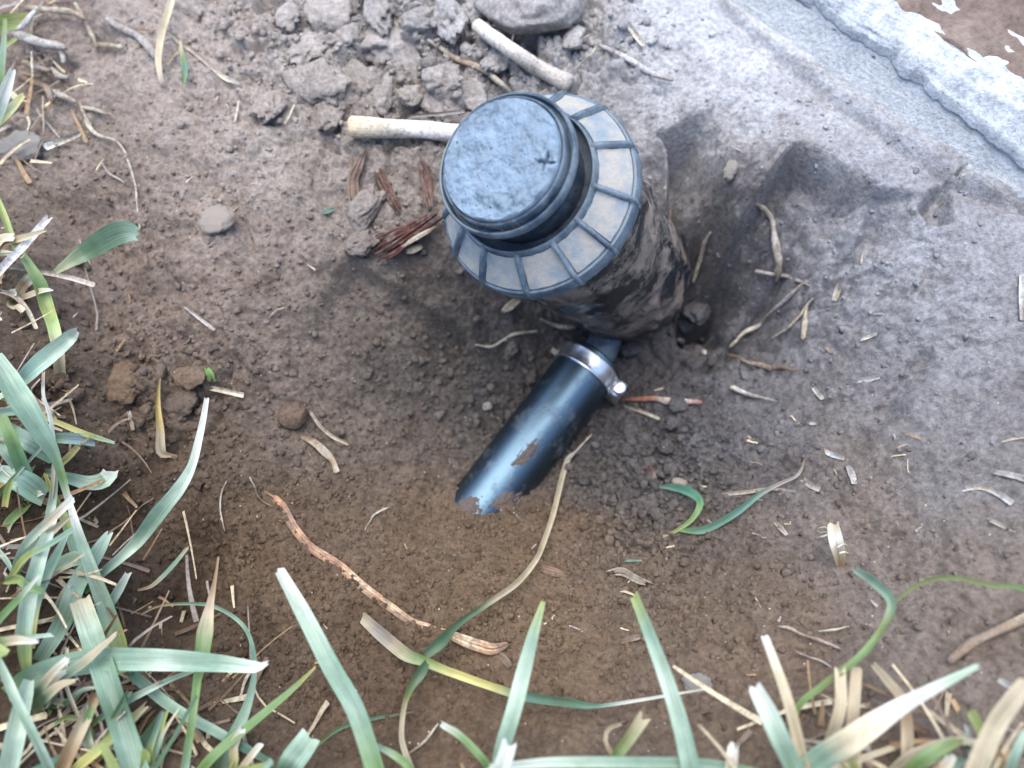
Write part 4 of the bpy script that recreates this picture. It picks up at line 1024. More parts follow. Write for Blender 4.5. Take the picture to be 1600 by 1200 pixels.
stick('rootlet', 'short tan rootlet pressed against the canister, nearest to it', 'root', [(1047, 328), (1044, 350), (1043, 372), (1041, 390)], [4, 8, 8, 6], [TAN, STR, STR, CRM], 8, group=RT)
stick('rootlet', 'thin forked rootlet right of the zigzag one', 'root', [(1271, 466), (1258, 480), (1246, 498), (1231, 513), (1204, 529)], [4, 7, 6, 6, 3], [GRY, STR, STR, STR, STR], 3, group=RT)
stick('rootlet', 'frayed stub beside the thin forked rootlet', 'root', [(1264, 478), (1257, 498), (1255, 516), (1254, 532)], [5, 9, 11, 7], [GRY, STR, STR, STR], 3, group=RT, knob=0.3)
stick('rootlet', 'brown curved rootlet below the zigzag one', 'root', [(1137, 553), (1165, 564), (1202, 576), (1225, 574), (1248, 577)], [5, 8, 10, 9, 4], [BRN, TAN, (150, 128, 108), TAN, BRN], 2.5, group=RT)
stick('rootlet', 'lilac white stub right of the canister foot', 'root', [(1058, 528), (1080, 540), (1102, 552)], [9, 11, 11], [(186, 176, 180), (176, 168, 174), CRM], 3, group=RT)
stick('rootlet', 'tapering pale rootlet under the brown curved one', 'root', [(1141, 604), (1156, 610), (1173, 617), (1195, 622), (1216, 627)], [9, 10, 8, 6, 3], [CRM, (196, 186, 180), GRY, GRY, (130, 112, 112)], 3, group=RT)
o = stick('red_root', 'reddish root with white peeled middle right of the steel clamp', 'root', [(968, 626), (990, 624), (1020, 622), (1040, 626), (1060, 627), (1097, 629)], [4, 8, 8, 11, 9, 7], [(130, 78, 58), (150, 86, 62), (156, 92, 68), CRM, (190, 170, 156), (150, 92, 70)], 3)
stick('straw', 'thin straw beneath the reddish root', 'straw', [(974, 633), (1002, 643), (1031, 655)], [4, 5, 5], [GRY, STR, STR], 2, STRAW)
stick('straw', 'fine bristle leaning off the right flank of the pipe', 'straw', [(925, 678), (905, 700), (887, 720)], [2.5, 3, 2.5], [STR, STR, GRY], 3, STRAW)
stick('rootlet', 'wavy pale rootlet left of the canister, under the flange', 'root', [(742, 538), (765, 540), (785, 533), (805, 522), (840, 517)], [3, 6, 6, 7, 5], [STR, (170, 158, 146), STR, STR, STR], 2.5)
stick('rootlet', 'pinkish rootlet under the flange beside the elbow', 'root', [(845, 500), (865, 508), (885, 513), (903, 514)], [5, 8, 9, 7], [(160, 130, 116), (176, 150, 136), CRM, (160, 126, 106)], 4)
stick('bark_flake', 'pale frayed chip under the flange edge', 'bark', [(785, 488), (797, 478), (812, 466)], [8, 14, 8], [CRM, STR, (160, 140, 110)], 4, STRAW, 0.5, 0.3)
stick('bark_flake', 'whitish splinter wedged at the upper end of the pipe', 'bark', [(862, 546), (872, 553), (886, 561)], [7, 13, 9], [WHT, (180, 170, 160), STR], 8, STRAW, 0.6, 0.3)
stick('rootlet', 'pale long fine root hanging on the upper left soil', 'root', [(123, 160), (140, 197), (160, 213), (187, 227), (207, 266), (213, 307), (218, 360)], [8, 9, 6, 5, 4, 4, 3], [TAN, STR, STR, STR, STR, CRM, CRM], 3)
stick('rootlet', 'short thick fork beside the top of the long fine root', 'root', [(128, 168), (145, 172), (172, 182)], [9, 8, 4], [STR, STR, TAN], 3)
stick('twig', 'pale straight twig joining the white dry lump, upper left', 'twig', [(124, 208), (98, 219), (70, 231)], [8, 10, 11], [CRM, STR, WHT], 5, STRAW, 0.7, 0.05)
stick('twig', 'grey flattened root left of the pale upright straw, top left', 'twig', [(166, 28), (190, 44), (215, 58), (235, 78), (247, 94)], [8, 11, 12, 11, 8], [GRY, (150, 138, 128), (156, 146, 138), GRY, GRY], 3)
grass('pale split upright straw reaching the top edge', [(270, -12), (262, 20), (253, 52), (248, 92), (253, 128), (256, 138)], [6, 8, 9, 8, 4, 1], [9, 11, 10, 10, 8, 4], [CRM, CRM, STR, CRM, CRM, GRY], 0.7, name='straw', cat='straw')
stick('straw', 'tan straw slanting down right from the pale upright one', 'straw', [(262, 48), (278, 62), (300, 78), (328, 102), (352, 122), (374, 130)], [5, 8, 7, 7, 8, 6], [STR, STR, (160, 138, 122), (160, 138, 122), CRM, GRY], 3, STRAW)
stick('straw', 'small side straw branching below the pale upright one', 'straw', [(281, 76), (270, 88), (261, 102)], [4, 4, 3], [STR, TAN, STR], 3, STRAW)
stick('straw', 'thin white needle left of the soil clods', 'straw', [(486, 84), (479, 112), (470, 148)], [3, 4, 4], [CRM, WHT, CRM], 3, STRAW, group='thin straws on the upper soil')
stick('straw', 'thin upright straw below the tan slanting straw', 'straw', [(372, 157), (370, 172), (367, 190)], [3, 4, 3], [CRM, CRM, STR], 2, STRAW, group='thin straws on the upper soil')
stick('straw', 'short slanted straw left of the cream root stub', 'straw', [(459, 162), (452, 178), (445, 193)], [3, 5, 3], [CRM, CRM, STR], 2, STRAW, group='thin straws on the upper soil')
stick('straw', 'grey straight stalk above the cream root stub', 'straw', [(640, 181), (680, 178), (726, 174)], [4, 6, 5], [GRY, GRY, (130, 124, 120)], 4, STRAW)
stick('rootlet', 'hair-fine root standing up to the top edge beside the thick pale root', 'root', [(816, -5), (808, 30), (800, 72)], [4, 4, 4], [STR, STR, GRY], 6)
stick('rootlet', 'dusty root running right from above the sprinkler towards the kerb', 'root', [(936, 70), (955, 80), (988, 97), (1020, 112), (1052, 125)], [7, 11, 12, 12, 9], [(170, 164, 160), (180, 174, 170), (176, 170, 166), (176, 172, 168), GRY], 3)
stick('rootlet', 'small pale root fork above the dusty root', 'root', [(886, 70), (902, 64), (922, 54)], [6, 7, 4], [STR, CRM, STR], 4)
stick('rootlet', 'threadlike root trailing from the dusty root to the thick one', 'root', [(932, 66), (922, 84), (905, 100), (890, 116)], [5, 5, 4, 3], [STR, STR, GRY, GRY], 4)
stick('straw', 'straight pale straw at the foot of the kerb', 'straw', [(979, 33), (992, 52), (1006, 71)], [7, 9, 8], [WHT, CRM, CRM], 3, STRAW)
BK = 'reddish bark splinters left of the sprinkler'
stick('bark_splinter', 'large dark red bark splinter under the left of the flange', 'bark', [(580, 400), (605, 386), (630, 370), (660, 352), (690, 332)], [18, 32, 34, 30, 22], [(96, 46, 38), (116, 54, 44), (124, 62, 50), (112, 56, 46), (130, 74, 56)], 5, WOOD, 0.4, 0.3, BK)
stick('bark_splinter', 'tan strip lying on the large dark red splinter', 'bark', [(627, 386), (650, 372), (682, 354)], [5, 8, 6], [STR, CRM, TAN], 13, STRAW, 0.5, 0.2, BK)
stick('bark_splinter', 'rust brown upright splinter midway left of the cap', 'bark', [(588, 258), (600, 286), (612, 310), (625, 334)], [12, 18, 15, 9], [(128, 84, 62), (122, 74, 54), (112, 64, 50), (100, 60, 46)], 3, WOOD, 0.45, 0.3, BK)
stick('bark_splinter', 'frayed tan splinter furthest left of the bark scraps', 'bark', [(572, 232), (560, 260), (552, 285), (556, 330)], [14, 20, 16, 6], [(96, 76, 72), (140, 104, 80), (160, 124, 94), TAN], 3, WOOD, 0.4, 0.35, BK)
stick('bark_splinter', 'dull red splinter close beside the cap rim', 'bark', [(655, 246), (664, 275), (668, 300), (674, 330)], [10, 18, 15, 8], [(128, 92, 78), (122, 70, 58), (130, 82, 66), TAN], 4, WOOD, 0.4, 0.3, BK)
stick('bark_splinter', 'small pale chip at the lower end of the red splinters', 'bark', [(634, 392), (645, 390), (660, 384)], [8, 13, 7], [STR, CRM, STR], 6, STRAW, 0.5, 0.3, BK)
stick('bark_splinter', 'purple brown bark scrap between the thick pale roots', 'bark', [(716, 82), (730, 68), (742, 56)], [8, 16, 9], [(92, 76, 78), (100, 80, 82), (86, 70, 72)], 3, WOOD, 0.4, 0.3)
stick('straw', 'straight pale straw on the left bank', 'straw', [(290, 480), (312, 497), (335, 516)], [4, 6, 5], [GRY, (170, 160, 152), STR], 2, STRAW)
stick('straw', 'short tan straw stub on the left bank above the long pale blade tip', 'straw', [(331, 607), (355, 611), (381, 617)], [7, 9, 9], [(190, 160, 120), STR, CRM], 4, STRAW)
stick('straw', 'tiny straw splinter on dark soil left of the long pale blade', 'straw', [(201, 643), (206, 660), (208, 672)], [3, 7, 5], [CRM, STR, TAN], 2, STRAW)
stick('straw', 'tan straw forked at its end, middle of the left bank', 'straw', [(472, 680), (492, 692), (510, 710), (518, 718), (526, 738)], [8, 11, 13, 8, 4], [(120, 96, 76), (170, 142, 106), STR, TAN, STR], 3, STRAW)
stick('straw', 'thin tan straw just above the forked one', 'straw', [(484, 642), (500, 665), (520, 682), (545, 694)], [4, 6, 6, 5], [STR, (156, 134, 108), STR, TAN], 3, STRAW)
stick('rootlet', 'fine pale root on brown soil left of the pipe end', 'root', [(608, 792), (592, 800), (578, 814), (572, 828)], [4, 4, 3, 2], [CRM, CRM, STR, STR], 2)
stick('rootlet', 'hair-fine root on dark soil left of the orange root', 'root', [(354, 752), (346, 772), (346, 800), (352, 830)], [2.5, 3, 3, 2], [STR, STR, CRM, STR], 2)
stick('rootlet', 'brown wisp where the orange root leaves the soil', 'root', [(392, 745), (398, 765), (412, 785), (425, 792)], [3, 4, 4, 3], [STR, BRN, BRN, TAN], 2)
stick('rootlet', 'short pale rootlet on the upper left soil beside the pebble', 'root', [(158, 252), (172, 272), (194, 287)], [4, 6, 4], [GRY, (160, 148, 138), GRY], 2)
stick('rootlet', 'tiny curled root on the soil left of the spade mark', 'root', [(420, 497), (430, 486), (444, 480)], [3, 4, 3], [STR, GRY, STR], 2)
TG = 'dull dry twigs tangled in the upper left corner'
for lab, pts, w, c, lf in (('thick grey dry twig lying level in the upper left tangle', [(14, 50), (40, 60), (70, 69), (104, 76)], [10, 13, 13, 10], [GRY, (176, 166, 152), (168, 158, 146), GRY], 10),
                       ('short upright end piece right of the thick grey twig', [(94, 78), (97, 88), (98, 99)], [7, 9, 7], [GRY, (170, 162, 150), GRY], 8),
                       ('dull twig below the thick grey one', [(34, 95), (55, 104), (78, 111)], [8, 10, 8], [TAN, GRY, TAN], 8),
                       ('curved pale twig left of the long fine root top', [(80, 106), (92, 117), (106, 121)], [6, 9, 6], [GRY, STR, GRY], 7),
                       ('brownish twig slanting in the middle of the tangle', [(28, 122), (50, 130), (72, 138), (80, 158)], [9, 11, 11, 7], [BRN, TAN, (140, 122, 108), BRN], 7),
                       ('pale twig touching the top of the long fine root', [(82, 142), (100, 150), (118, 160)], [8, 10, 7], [STR, GRY, STR], 6),
                       ('blurred tan twig along the top left edge', [(40, 12), (75, 15), (110, 18), (135, 30)], [8, 10, 10, 6], [TAN, STR, STR, TAN], 8),
                       ('grey twig crossing towards the grey flattened root', [(118, 4), (132, 30), (146, 58), (152, 76)], [5, 7, 6, 4], [STR, TAN, STR, TAN], 5),
                       ('stubby tan twig beside the grey flattened root', [(146, 70), (168, 71), (190, 74)], [7, 9, 7], [TAN, STR, STR], 4),
                       ('thin hanging fibre under the tangle', [(67, 150), (68, 180), (68, 212)], [3, 4, 3], [STR, STR, TAN], 6),
                       ('fine pale fibre crossing the thick grey twig', [(50, 80), (50, 100), (51, 122)], [3, 4, 3], [CRM, STR, STR], 14),
                       ('bleached fork above the thick grey twig', [(28, 46), (40, 36), (52, 22), (60, 10)], [6, 8, 8, 5], [(176, 174, 176), WHT, (176, 174, 172), STR], 14)):
    stick('dry_twig', lab, 'twig', pts, w, c, lf, None, 0.7, 0.2, TG)
stick('straw', 'pale level straw crossing the yellow green stalk joint at left', 'straw', [(10, 415), (60, 423), (110, 434), (148, 446)], [7, 8, 8, 8], [GRY, STR, (176, 162, 146), STR], 26, STRAW)
stick('straw', 'curved dry straw at the left edge under the stalk joint', 'straw', [(0, 454), (22, 462), (42, 484), (57, 514)], [6, 8, 7, 3], [STR, (176, 154, 130), STR, STR], 18, STRAW)
# dry matter on the right slope
SC = 'pale scraps scattered on the right slope'
for lab, pts, w, c in (('white chip shaped like a grain right of the brown curved rootlet', [(1339, 594), (1356, 592), (1374, 588)], [7, 12, 8], [WHT, WHT, WHT]),
                       ('narrow white chip highest on the right slope', [(1346, 530), (1358, 526), (1370, 521)], [4, 7, 4], [WHT, CRM, WHT]),
                       ('small grey chip right of the frayed stub', [(1363, 490), (1372, 488), (1383, 489)], [5, 8, 5], [(176, 172, 170), WHT, GRY]),
                       ('blunt tan chip standing by the knobbly rootlet foot', [(1312, 442), (1309, 456), (1303, 470)], [7, 13, 9], [GRY, STR, GRY]),
                       ('white chip left of the twin white crumbs, mid right slope', [(1289, 706), (1304, 711), (1319, 716)], [8, 11, 8], [WHT, (190, 192, 186), WHT]),
                       ('curled pale husk right of the drying teal blade', [(1255, 749), (1266, 757), (1281, 765)], [9, 13, 9], [CRM, (176, 170, 154), CRM]),
                       ('greyish knobbly scrap below the white chip', [(1326, 728), (1331, 742), (1335, 756)], [8, 13, 9], [GRY, (180, 170, 158), WHT]),
                       ('tan straw bit above the frayed white stub', [(1210, 814), (1219, 824), (1229, 836)], [6, 10, 7], [STR, (170, 146, 126), CRM]),
                       ('pale straw lying level under the drying teal blade', [(1129, 772), (1165, 769), (1202, 764), (1243, 768)], [7, 7, 5, 4], [CRM, STR, STR, GRY]),
                       ('thin dark straw on the slope right of the forked rootlet', [(1279, 486), (1292, 482), (1308, 477)], [3, 5, 3], [GRY, (160, 156, 152), GRY]),
                       ('broken white scrap right of the tapering rootlet', [(1272, 607), (1278, 614), (1285, 624)], [6, 10, 6], [WHT, GRY, CRM]),
                       ('small pale straw at the centre of the right slope', [(1398, 700), (1408, 696), (1418, 693)], [3, 5, 3], [STR, CRM, STR]),
                       ('pale bent straw at the right edge', [(1506, 764), (1530, 760), (1556, 768), (1582, 787)], [5, 11, 13, 11], [WHT, CRM, (180, 170, 158), WHT]),
                       ('dusty straw at the right border above the bent one', [(1556, 738), (1578, 742), (1608, 750)], [8, 12, 12], [GRY, (176, 168, 160), GRY]),
                       ('thin straw against the right border higher up', [(1568, 690), (1585, 685), (1606, 682)], [3, 5, 5], [STR, CRM, STR]),
                       ('pale fleck beside the dark crack, right', [(1262, 660), (1268, 662), (1276, 662)], [4, 6, 4], [GRY, WHT, GRY]),
                       ('wide white strip standing at the right border', [(1597, 430), (1598, 465), (1599, 500)], [9, 12, 10], [(190, 188, 186), WHT, GRY]),
                       ('grey straw left on the lower right slope', [(1545, 812), (1565, 820), (1588, 830)], [5, 10, 7], [GRY, STR, GRY])):
    stick('dry_scrap', lab, 'plant scrap', pts, [q * 0.85 for q in w], [tuple(q * 0.9 for q in k) for k in c], 1.5, STRAW, 0.6, 0.15, SC)
stick('tan_stick', 'soil-coated tan stick entering from the right edge, lower right', 'stick', [(1612, 958), (1580, 976), (1545, 994), (1515, 1010), (1480, 1033)], [13, 15, 15, 17, 12], [STR, TAN, (140, 116, 96), TAN, (130, 106, 88)], 4)
stick('rootlet', 'pinkish rootlet lying behind the upright straw stalk, lower right', 'root', [(1216, 979), (1234, 982), (1252, 992), (1285, 1004), (1313, 1015)], [4, 7, 6, 7, 5], [STR, (170, 142, 122), TAN, (170, 142, 122), STR], 3)
stick('rootlet', 'short straw-thin rootlet above the two straw stubs', 'root', [(1279, 988), (1302, 985), (1327, 978)], [3, 5, 3], [STR, CRM, STR], 3)
stick('rootlet', 'thin pale rootlet slanting behind the two straw stubs', 'root', [(1241, 1016), (1270, 1028), (1300, 1042)], [4, 5, 4], [GRY, STR, GRY], 3)
stick('bark_flake', 'orange brown flake below the pipe end', 'bark', [(842, 886), (862, 893), (888, 899)], [8, 15, 9], [(130, 94, 64), (160, 120, 84), (140, 104, 72)], 2, WOOD, 0.5, 0.35)
stick('bark_flake', 'pale lumpy flake right of the orange brown one', 'bark', [(948, 896), (972, 893), (992, 904), (1020, 915)], [8, 14, 12, 6], [CRM, (172, 150, 124), STR, (160, 136, 110)], 2, WOOD, 0.5, 0.35)
stick('bark_flake', 'faint tan flake on brown soil left of the blunt blue green blade', 'bark', [(968, 1004), (985, 998), (1003, 994)], [5, 10, 7], [TAN, (160, 126, 96), STR], 2, WOOD, 0.5, 0.35)
stick('bark_flake', 'tiny red bark crumb above the curled teal leaf', 'bark', [(1012, 728), (1018, 738), (1022, 748)], [8, 12, 7], [(90, 48, 36), (100, 54, 40), STR], 3, WOOD, 0.6, 0.3)

# frayed white root stub with fibres
fr = empty('frayed_stub', tuple(at(1312, 884, 0.0)))
tag(fr, 'frayed white grass stub with loose fibres standing on the lower right slope', 'stub')
def child(o):
    o.parent = fr; bpy.context.view_layer.update(); o.matrix_parent_inverse = fr.matrix_world.inverted(); return o
P = path_world([(1302, 818), (1306, 845), (1311, 868), (1313, 886)], [20, 16, 8, 0])
child(blade_mesh('stem', P, width_world(P, [16, 22, 19, 12]), [S(CRM), S(WHT), S(STR), S(TAN)], None, 0.6, 0, True, 901))
for k, q in enumerate(([(1304, 846), (1292, 832), (1278, 834)], [(1303, 838), (1290, 824), (1276, 827)], [(1307, 856), (1318, 850), (1324, 852)], [(1311, 864), (1320, 862), (1326, 866)], [(1300, 834), (1286, 838), (1274, 842)])):
    P = path_world(q, [15, 15, 11])
    child(tube_mesh('fibre', P, width_world(P, [4, 3, 2]), [S(WHT), S(CRM)], None, 0.6, 0.1, 910 + k, STRAW, 6))

# ------------------------------------------------------------------ stones, clods, lumps
from mathutils import noise as mnoise
import bmesh
def rock_mesh(name, seed, sub, rough, mat, facets=0.0):
    bm = bmesh.new(); bmesh.ops.create_icosphere(bm, subdivisions=sub, radius=1.0)
    off = Vector((seed * 7.3, -seed * 3.1, seed * 1.9))
    rg = random.Random(seed)
    planes = [(Vector((rg.gauss(0, 1), rg.gauss(0, 1), rg.gauss(0, 1))).normalized(), rg.uniform(0.55, 0.9)) for _ in range(7)]
    for v in bm.verts:
        n = v.co.normalized(); r = 1.0
        r += rough * 0.55 * mnoise.noise(n * 1.3 + off) + rough * 0.4 * mnoise.noise(n * 2.9 + off) + rough * 0.3 * mnoise.noise(n * 6.5 + off) + rough * 0.16 * mnoise.noise(n * 14 + off)
        if facets:
            for pn, pd in planes:
                d = n.dot(pn) * r
                if d > pd: r -= (d - pd) / max(n.dot(pn), 0.2) * facets
        v.co = n * r
    me = bpy.data.meshes.new(name); bm.to_mesh(me); bm.free()
    me.polygons.foreach_set('use_smooth', np.ones(len(me.polygons), bool))
    me.materials.append(mat)
    return me
def colour_mesh(me, col):
    a = me.color_attributes.new('Col', 'FLOAT_COLOR', 'POINT')
    c4 = np.ones((len(me.vertices), 4), np.float32); c4[:, :3] = col
    a.data.foreach_set('color', c4.ravel())
def rock(name, label, cat, u, v, rpx, seed, mat, rough=0.35, squash=0.7, asp=1.0, sink=0.25, group=None, facets=0.5, sub=4, col=None, ang=None):
    P = at(u, v, 0)
    r = rpx * depth_of(P) / F_PX
    me = rock_mesh(name, seed, sub, rough, mat, facets)
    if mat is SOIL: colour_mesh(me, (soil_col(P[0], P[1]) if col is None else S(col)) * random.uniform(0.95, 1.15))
    o = bpy.data.objects.new(name, me); COL.objects.link(o)
    o.location = (P[0], P[1], float(ground_z(P[0], P[1])) + r * squash * (1 - 2 * sink))
    o.scale = (r * asp, r / asp, r * squash)
    o.rotation_euler = (random.uniform(-.25, .25), random.uniform(-.25, .25), ang if ang is not None else random.uniform(0, 6.28))
    return tag(o, label, cat, group)
rock('pebble', 'pale rounded pebble half sunk in the upper left soil', 'pebble', 340, 345, 27, 5, PEB, 0.4, 0.5, 1.1, 0.4, facets=0.3, ang=0.5)
rock('soil_ball', 'round brown soil ball on the left bank near the forked straw', 'clod', 461, 654, 23, 6, SOIL, 0.25, 0.8, 1.05, 0.2, facets=0.2, col=(104, 87, 73))
rock('soil_ball', 'porous tan soil lump on the left bank beside the yellowed folded leaf', 'clod', 198, 600, 33, 7, SOIL, 0.4, 0.5, 1.1, 0.3, facets=0.3, col=(118, 97, 78))
rock('soil_ball', 'broad crumbling soil lump right of the yellowed folded leaf', 'clod', 285, 630, 30, 17, SOIL, 0.4, 0.45, 1.25, 0.3, facets=0.4, col=(100, 87, 76), ang=0.2)
rock('soil_ball', 'crumbly soil lump left of the small leaf scrap', 'clod', 300, 590, 26, 19, SOIL, 0.45, 0.45, 1.2, 0.3, facets=0.4, col=(110, 92, 76))
rock('dry_lump', 'white chalky dry lump at the left edge beside the pale twig', 'lump', 38, 232, 30, 8, LUMP, 0.55, 0.5, 1.25, 0.3, facets=0.2, ang=0.2)
rock('dry_lump', 'pale crumbly lump on the soil left of the upright straw stalk, lower right', 'lump', 1090, 1072, 20, 9, LUMP, 0.6, 0.4, 1.1, 0.3, facets=0.2)
rock('dry_lump', 'pale tan earth crumb on the pale soil above the cut face', 'lump', 1142, 268, 14, 10, LUMP, 0.5, 0.6, 1.3, 0.2, facets=0.3)
rock('dry_lump', 'small grey pebble beside the curled teal leaf', 'pebble', 1062, 756, 11, 12, PEB, 0.25, 0.7, 1.2, 0.2, facets=0.3)
rock('dry_lump', 'whitish grit grain on soil left of the pipe middle', 'pebble', 762, 636, 8, 13, LUMP, 0.3, 0.7, 1.1, 0.2)
CG = 'grey soil clods heaped above the sprinkler'
CL = [(600, 70, 46, 1.25, 'largest pale clod at the centre of the heap above the cream root stub'), (640, 105, 30, 1.3, 'upright angular clod right of the largest pale one'), (508, 28, 36, 1.2, 'clod at the top left of the heap by the top edge'),
      (560, 140, 32, 1.15, 'clod under the largest pale one, above the cream root stub'), (505, 140, 34, 1.2, 'flat clod beside the thin white needle'), (690, 130, 26, 1.2, 'clod below the thin tan root'), (705, 30, 30, 1.2, 'clod at the top edge left of the thick pale root'),
      (835, 30, 58, 1.3, 'big flat clod with dark cracked rim behind the thick pale root'), (760, 10, 26, 1.3, 'clod at the top edge above the frayed root end'), (655, 40, 24, 1.1, 'small clod at the top between its larger neighbours'),
      (480, 85, 26, 1.2, 'clod left of the thin white needle top'), (600, 160, 24, 1.3, 'low clod just above the cream root stub'), (740, 150, 22, 1.2, 'clod touching the top left of the cap'), (640, 155, 18, 1.2, 'small dark clod above the grey straight stalk'),
      (450, 30, 26, 1.2, 'clod at the top edge far left of the heap'), (590, 10, 30, 1.3, 'clod cut by the top edge above the largest pale one'), (545, 60, 24, 1.1, 'clod between the largest pale one and the top left one'), (705, 180, 16, 1.2, 'tiny clod by the rim of the cap'),
      (900, 60, 20, 1.3, 'clod under the small pale root fork'), (425, 170, 24, 1.3, 'low clod left of the short slanted straw'), (520, 185, 26, 1.4, 'flat clod at the left end of the cream root stub'), (680, 165, 20, 1.3, 'clod behind the grey straight stalk'), (775, 95, 22, 1.2, 'clod under the thick pale root'),
      (570, 330, 24, 1.3, 'pale flat clod left of the large dark red splinter'), (560, 380, 22, 1.2, 'pale clod below left of the large dark red splinter')]
for k, (u, v, r, asp, lab) in enumerate(CL):
    rock('soil_clod', lab, 'clod', u, v, r * 1.25, 30 + k, SOIL, 0.85, 0.55, asp, 0.34, CG, 0.85, 4, None)
CG2 = 'dark crumbs of soil between the pipe and the curled leaf'
CL2 = [(985, 672, 20, 'largest dark lump right of the pipe under the thin straw'), (1008, 690, 14, 'lump right of the largest dark one'), (1040, 700, 13, 'lump furthest right in the crumbly patch'), (1012, 722, 13, 'lump above the red bark crumb'), (980, 705, 12, 'lump below the largest dark one'),
       (1008, 790, 16, 'lump left of the curled teal leaf'), (985, 770, 12, 'lump between the withered blade and the teal leaf'), (1050, 735, 11, 'lump above the curled teal leaf'), (1030, 810, 14, 'lump under the teal leaf hook'), (1085, 690, 11, 'small lump towards the tapering rootlet'), (1050, 662, 12, 'lump under the reddish root tip'),
       (800, 545, 14, 'lump below the wavy pale rootlet'), (830, 590, 11, 'lump left of the clamp'), (1090, 490, 24, 'grey lump right of the canister foot'), (1075, 510, 15, 'lump touching the lilac white stub'), (985, 545, 20, 'mud lump packed under the canister foot'), (880, 545, 13, 'brown lump lodged above the pipe mouth'), (1060, 635, 13, 'lump directly below the reddish root')]
for k, (u, v, r, lab) in enumerate(CL2):
    rock('soil_clod', lab, 'clod', u, v, r, 80 + k, SOIL, 0.75, 0.7, random.uniform(1.0, 1.25), 0.28, CG2, 0.7, 4, None)

# loose crumbs: uncountable fine soil
bmv = bmesh.new(); bmesh.ops.create_icosphere(bmv, subdivisions=2, radius=1.0)
IV = np.array([v.co for v in bmv.verts]); IF = np.array([[v.index for v in f.verts] for f in bmv.faces]); bmv.free()
bmv = bmesh.new(); bmesh.ops.create_icosphere(bmv, subdivisions=1, radius=1.0)
JV = np.array([v.co for v in bmv.verts]); JF = np.array([[v.index for v in f.verts] for f in bmv.faces]); bmv.free()
def scatter(name, label, n, zones, rlo, rhi, power, BV, BF, seed, tint=1.0):
    rg = np.random.default_rng(seed)
    tot = sum(z[4] for z in zones); VV = []; FF = []; CC = []; base = 0
    for (u, v, su, sv, wt) in zones:
        m = int(n * wt / tot)
        us = rg.normal(u, su, m); vs = rg.normal(v, sv, m)
        pts = np.array([at_z(a, b, -0.06) for a, b in zip(us, vs)])
        x, y = pts[:, 0], pts[:, 1]
        kk = (x - K0[0]) * KN[0] + (y - K0[1]) * KN[1]
        x = x[kk < -0.004]; y = y[kk < -0.004]; m = len(x)
        z = ground_z(x, y); r = rlo + (rhi - rlo) * rg.random(m) ** power
        q = rg.normal(size=(m, 4)); q /= np.linalg.norm(q, axis=1)[:, None]
        a, b, c, d = q.T
        RM = np.stack([np.stack([1 - 2 * (c * c + d * d), 2 * (b * c - a * d), 2 * (b * d + a * c)], -1), np.stack([2 * (b * c + a * d), 1 - 2 * (b * b + d * d), 2 * (c * d - a * b)], -1), np.stack([2 * (b * d - a * c), 2 * (c * d + a * b), 1 - 2 * (b * b + c * c)], -1)], 1)
        sc = rg.uniform(0.65, 1.25, (m, 1, 3))
        L = BV[None] * sc * (1 + 0.28 * rg.normal(size=(m, len(BV), 1)))
        W = np.einsum('mij,mvj->mvi', RM, L) * r[:, None, None]
        W[..., 2] *= 0.8
        W += np.stack([x, y, z + r * 0.12], -1)[:, None]
        VV.append(W.reshape(-1, 3)); FF.append((BF[None] + (base + np.arange(m) * len(BV))[:, None, None]).reshape(-1, 3)); base += m * len(BV)
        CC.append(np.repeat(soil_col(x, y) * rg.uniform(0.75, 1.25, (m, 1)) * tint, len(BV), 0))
    o = mesh_np(name, np.concatenate(VV), np.concatenate(FF), SOIL, cols=np.concatenate(CC), smooth=False)
    return tag(o, label, kind='stuff')
scatter('soil_crumbs', 'loose soil crumbs strewn over the dug hollow', 2600, [(600, 110, 110, 70, 5), (850, 60, 90, 50, 2), (1010, 730, 60, 70, 4), (820, 600, 90, 80, 2), (640, 560, 90, 90, 1.2), (260, 600, 80, 60, 1.6), (1150, 480, 90, 80, 0.5), (400, 350, 170, 140, 0.4), (1250, 700, 160, 130, 0.3)], 0.0008, 0.0034, 3.0, JV, JF, 501)
scatter('soil_grains', 'fine grains of earth covering the hollow', 13500, [(600, 110, 140, 90, 3), (1010, 730, 100, 100, 3), (820, 620, 130, 110, 3), (500, 850, 150, 140, 4), (760, 930, 180, 90, 3), (350, 420, 200, 200, 4), (250, 720, 110, 130, 2.5), (1250, 650, 200, 200, 0.7), (1150, 250, 180, 130, 0.7), (1150, 1000, 230, 100, 2), (450, 1080, 130, 60, 1.5), (755, 808, 26, 10, 0.35)], 0.0005, 0.0016, 2.0, JV, JF, 502)

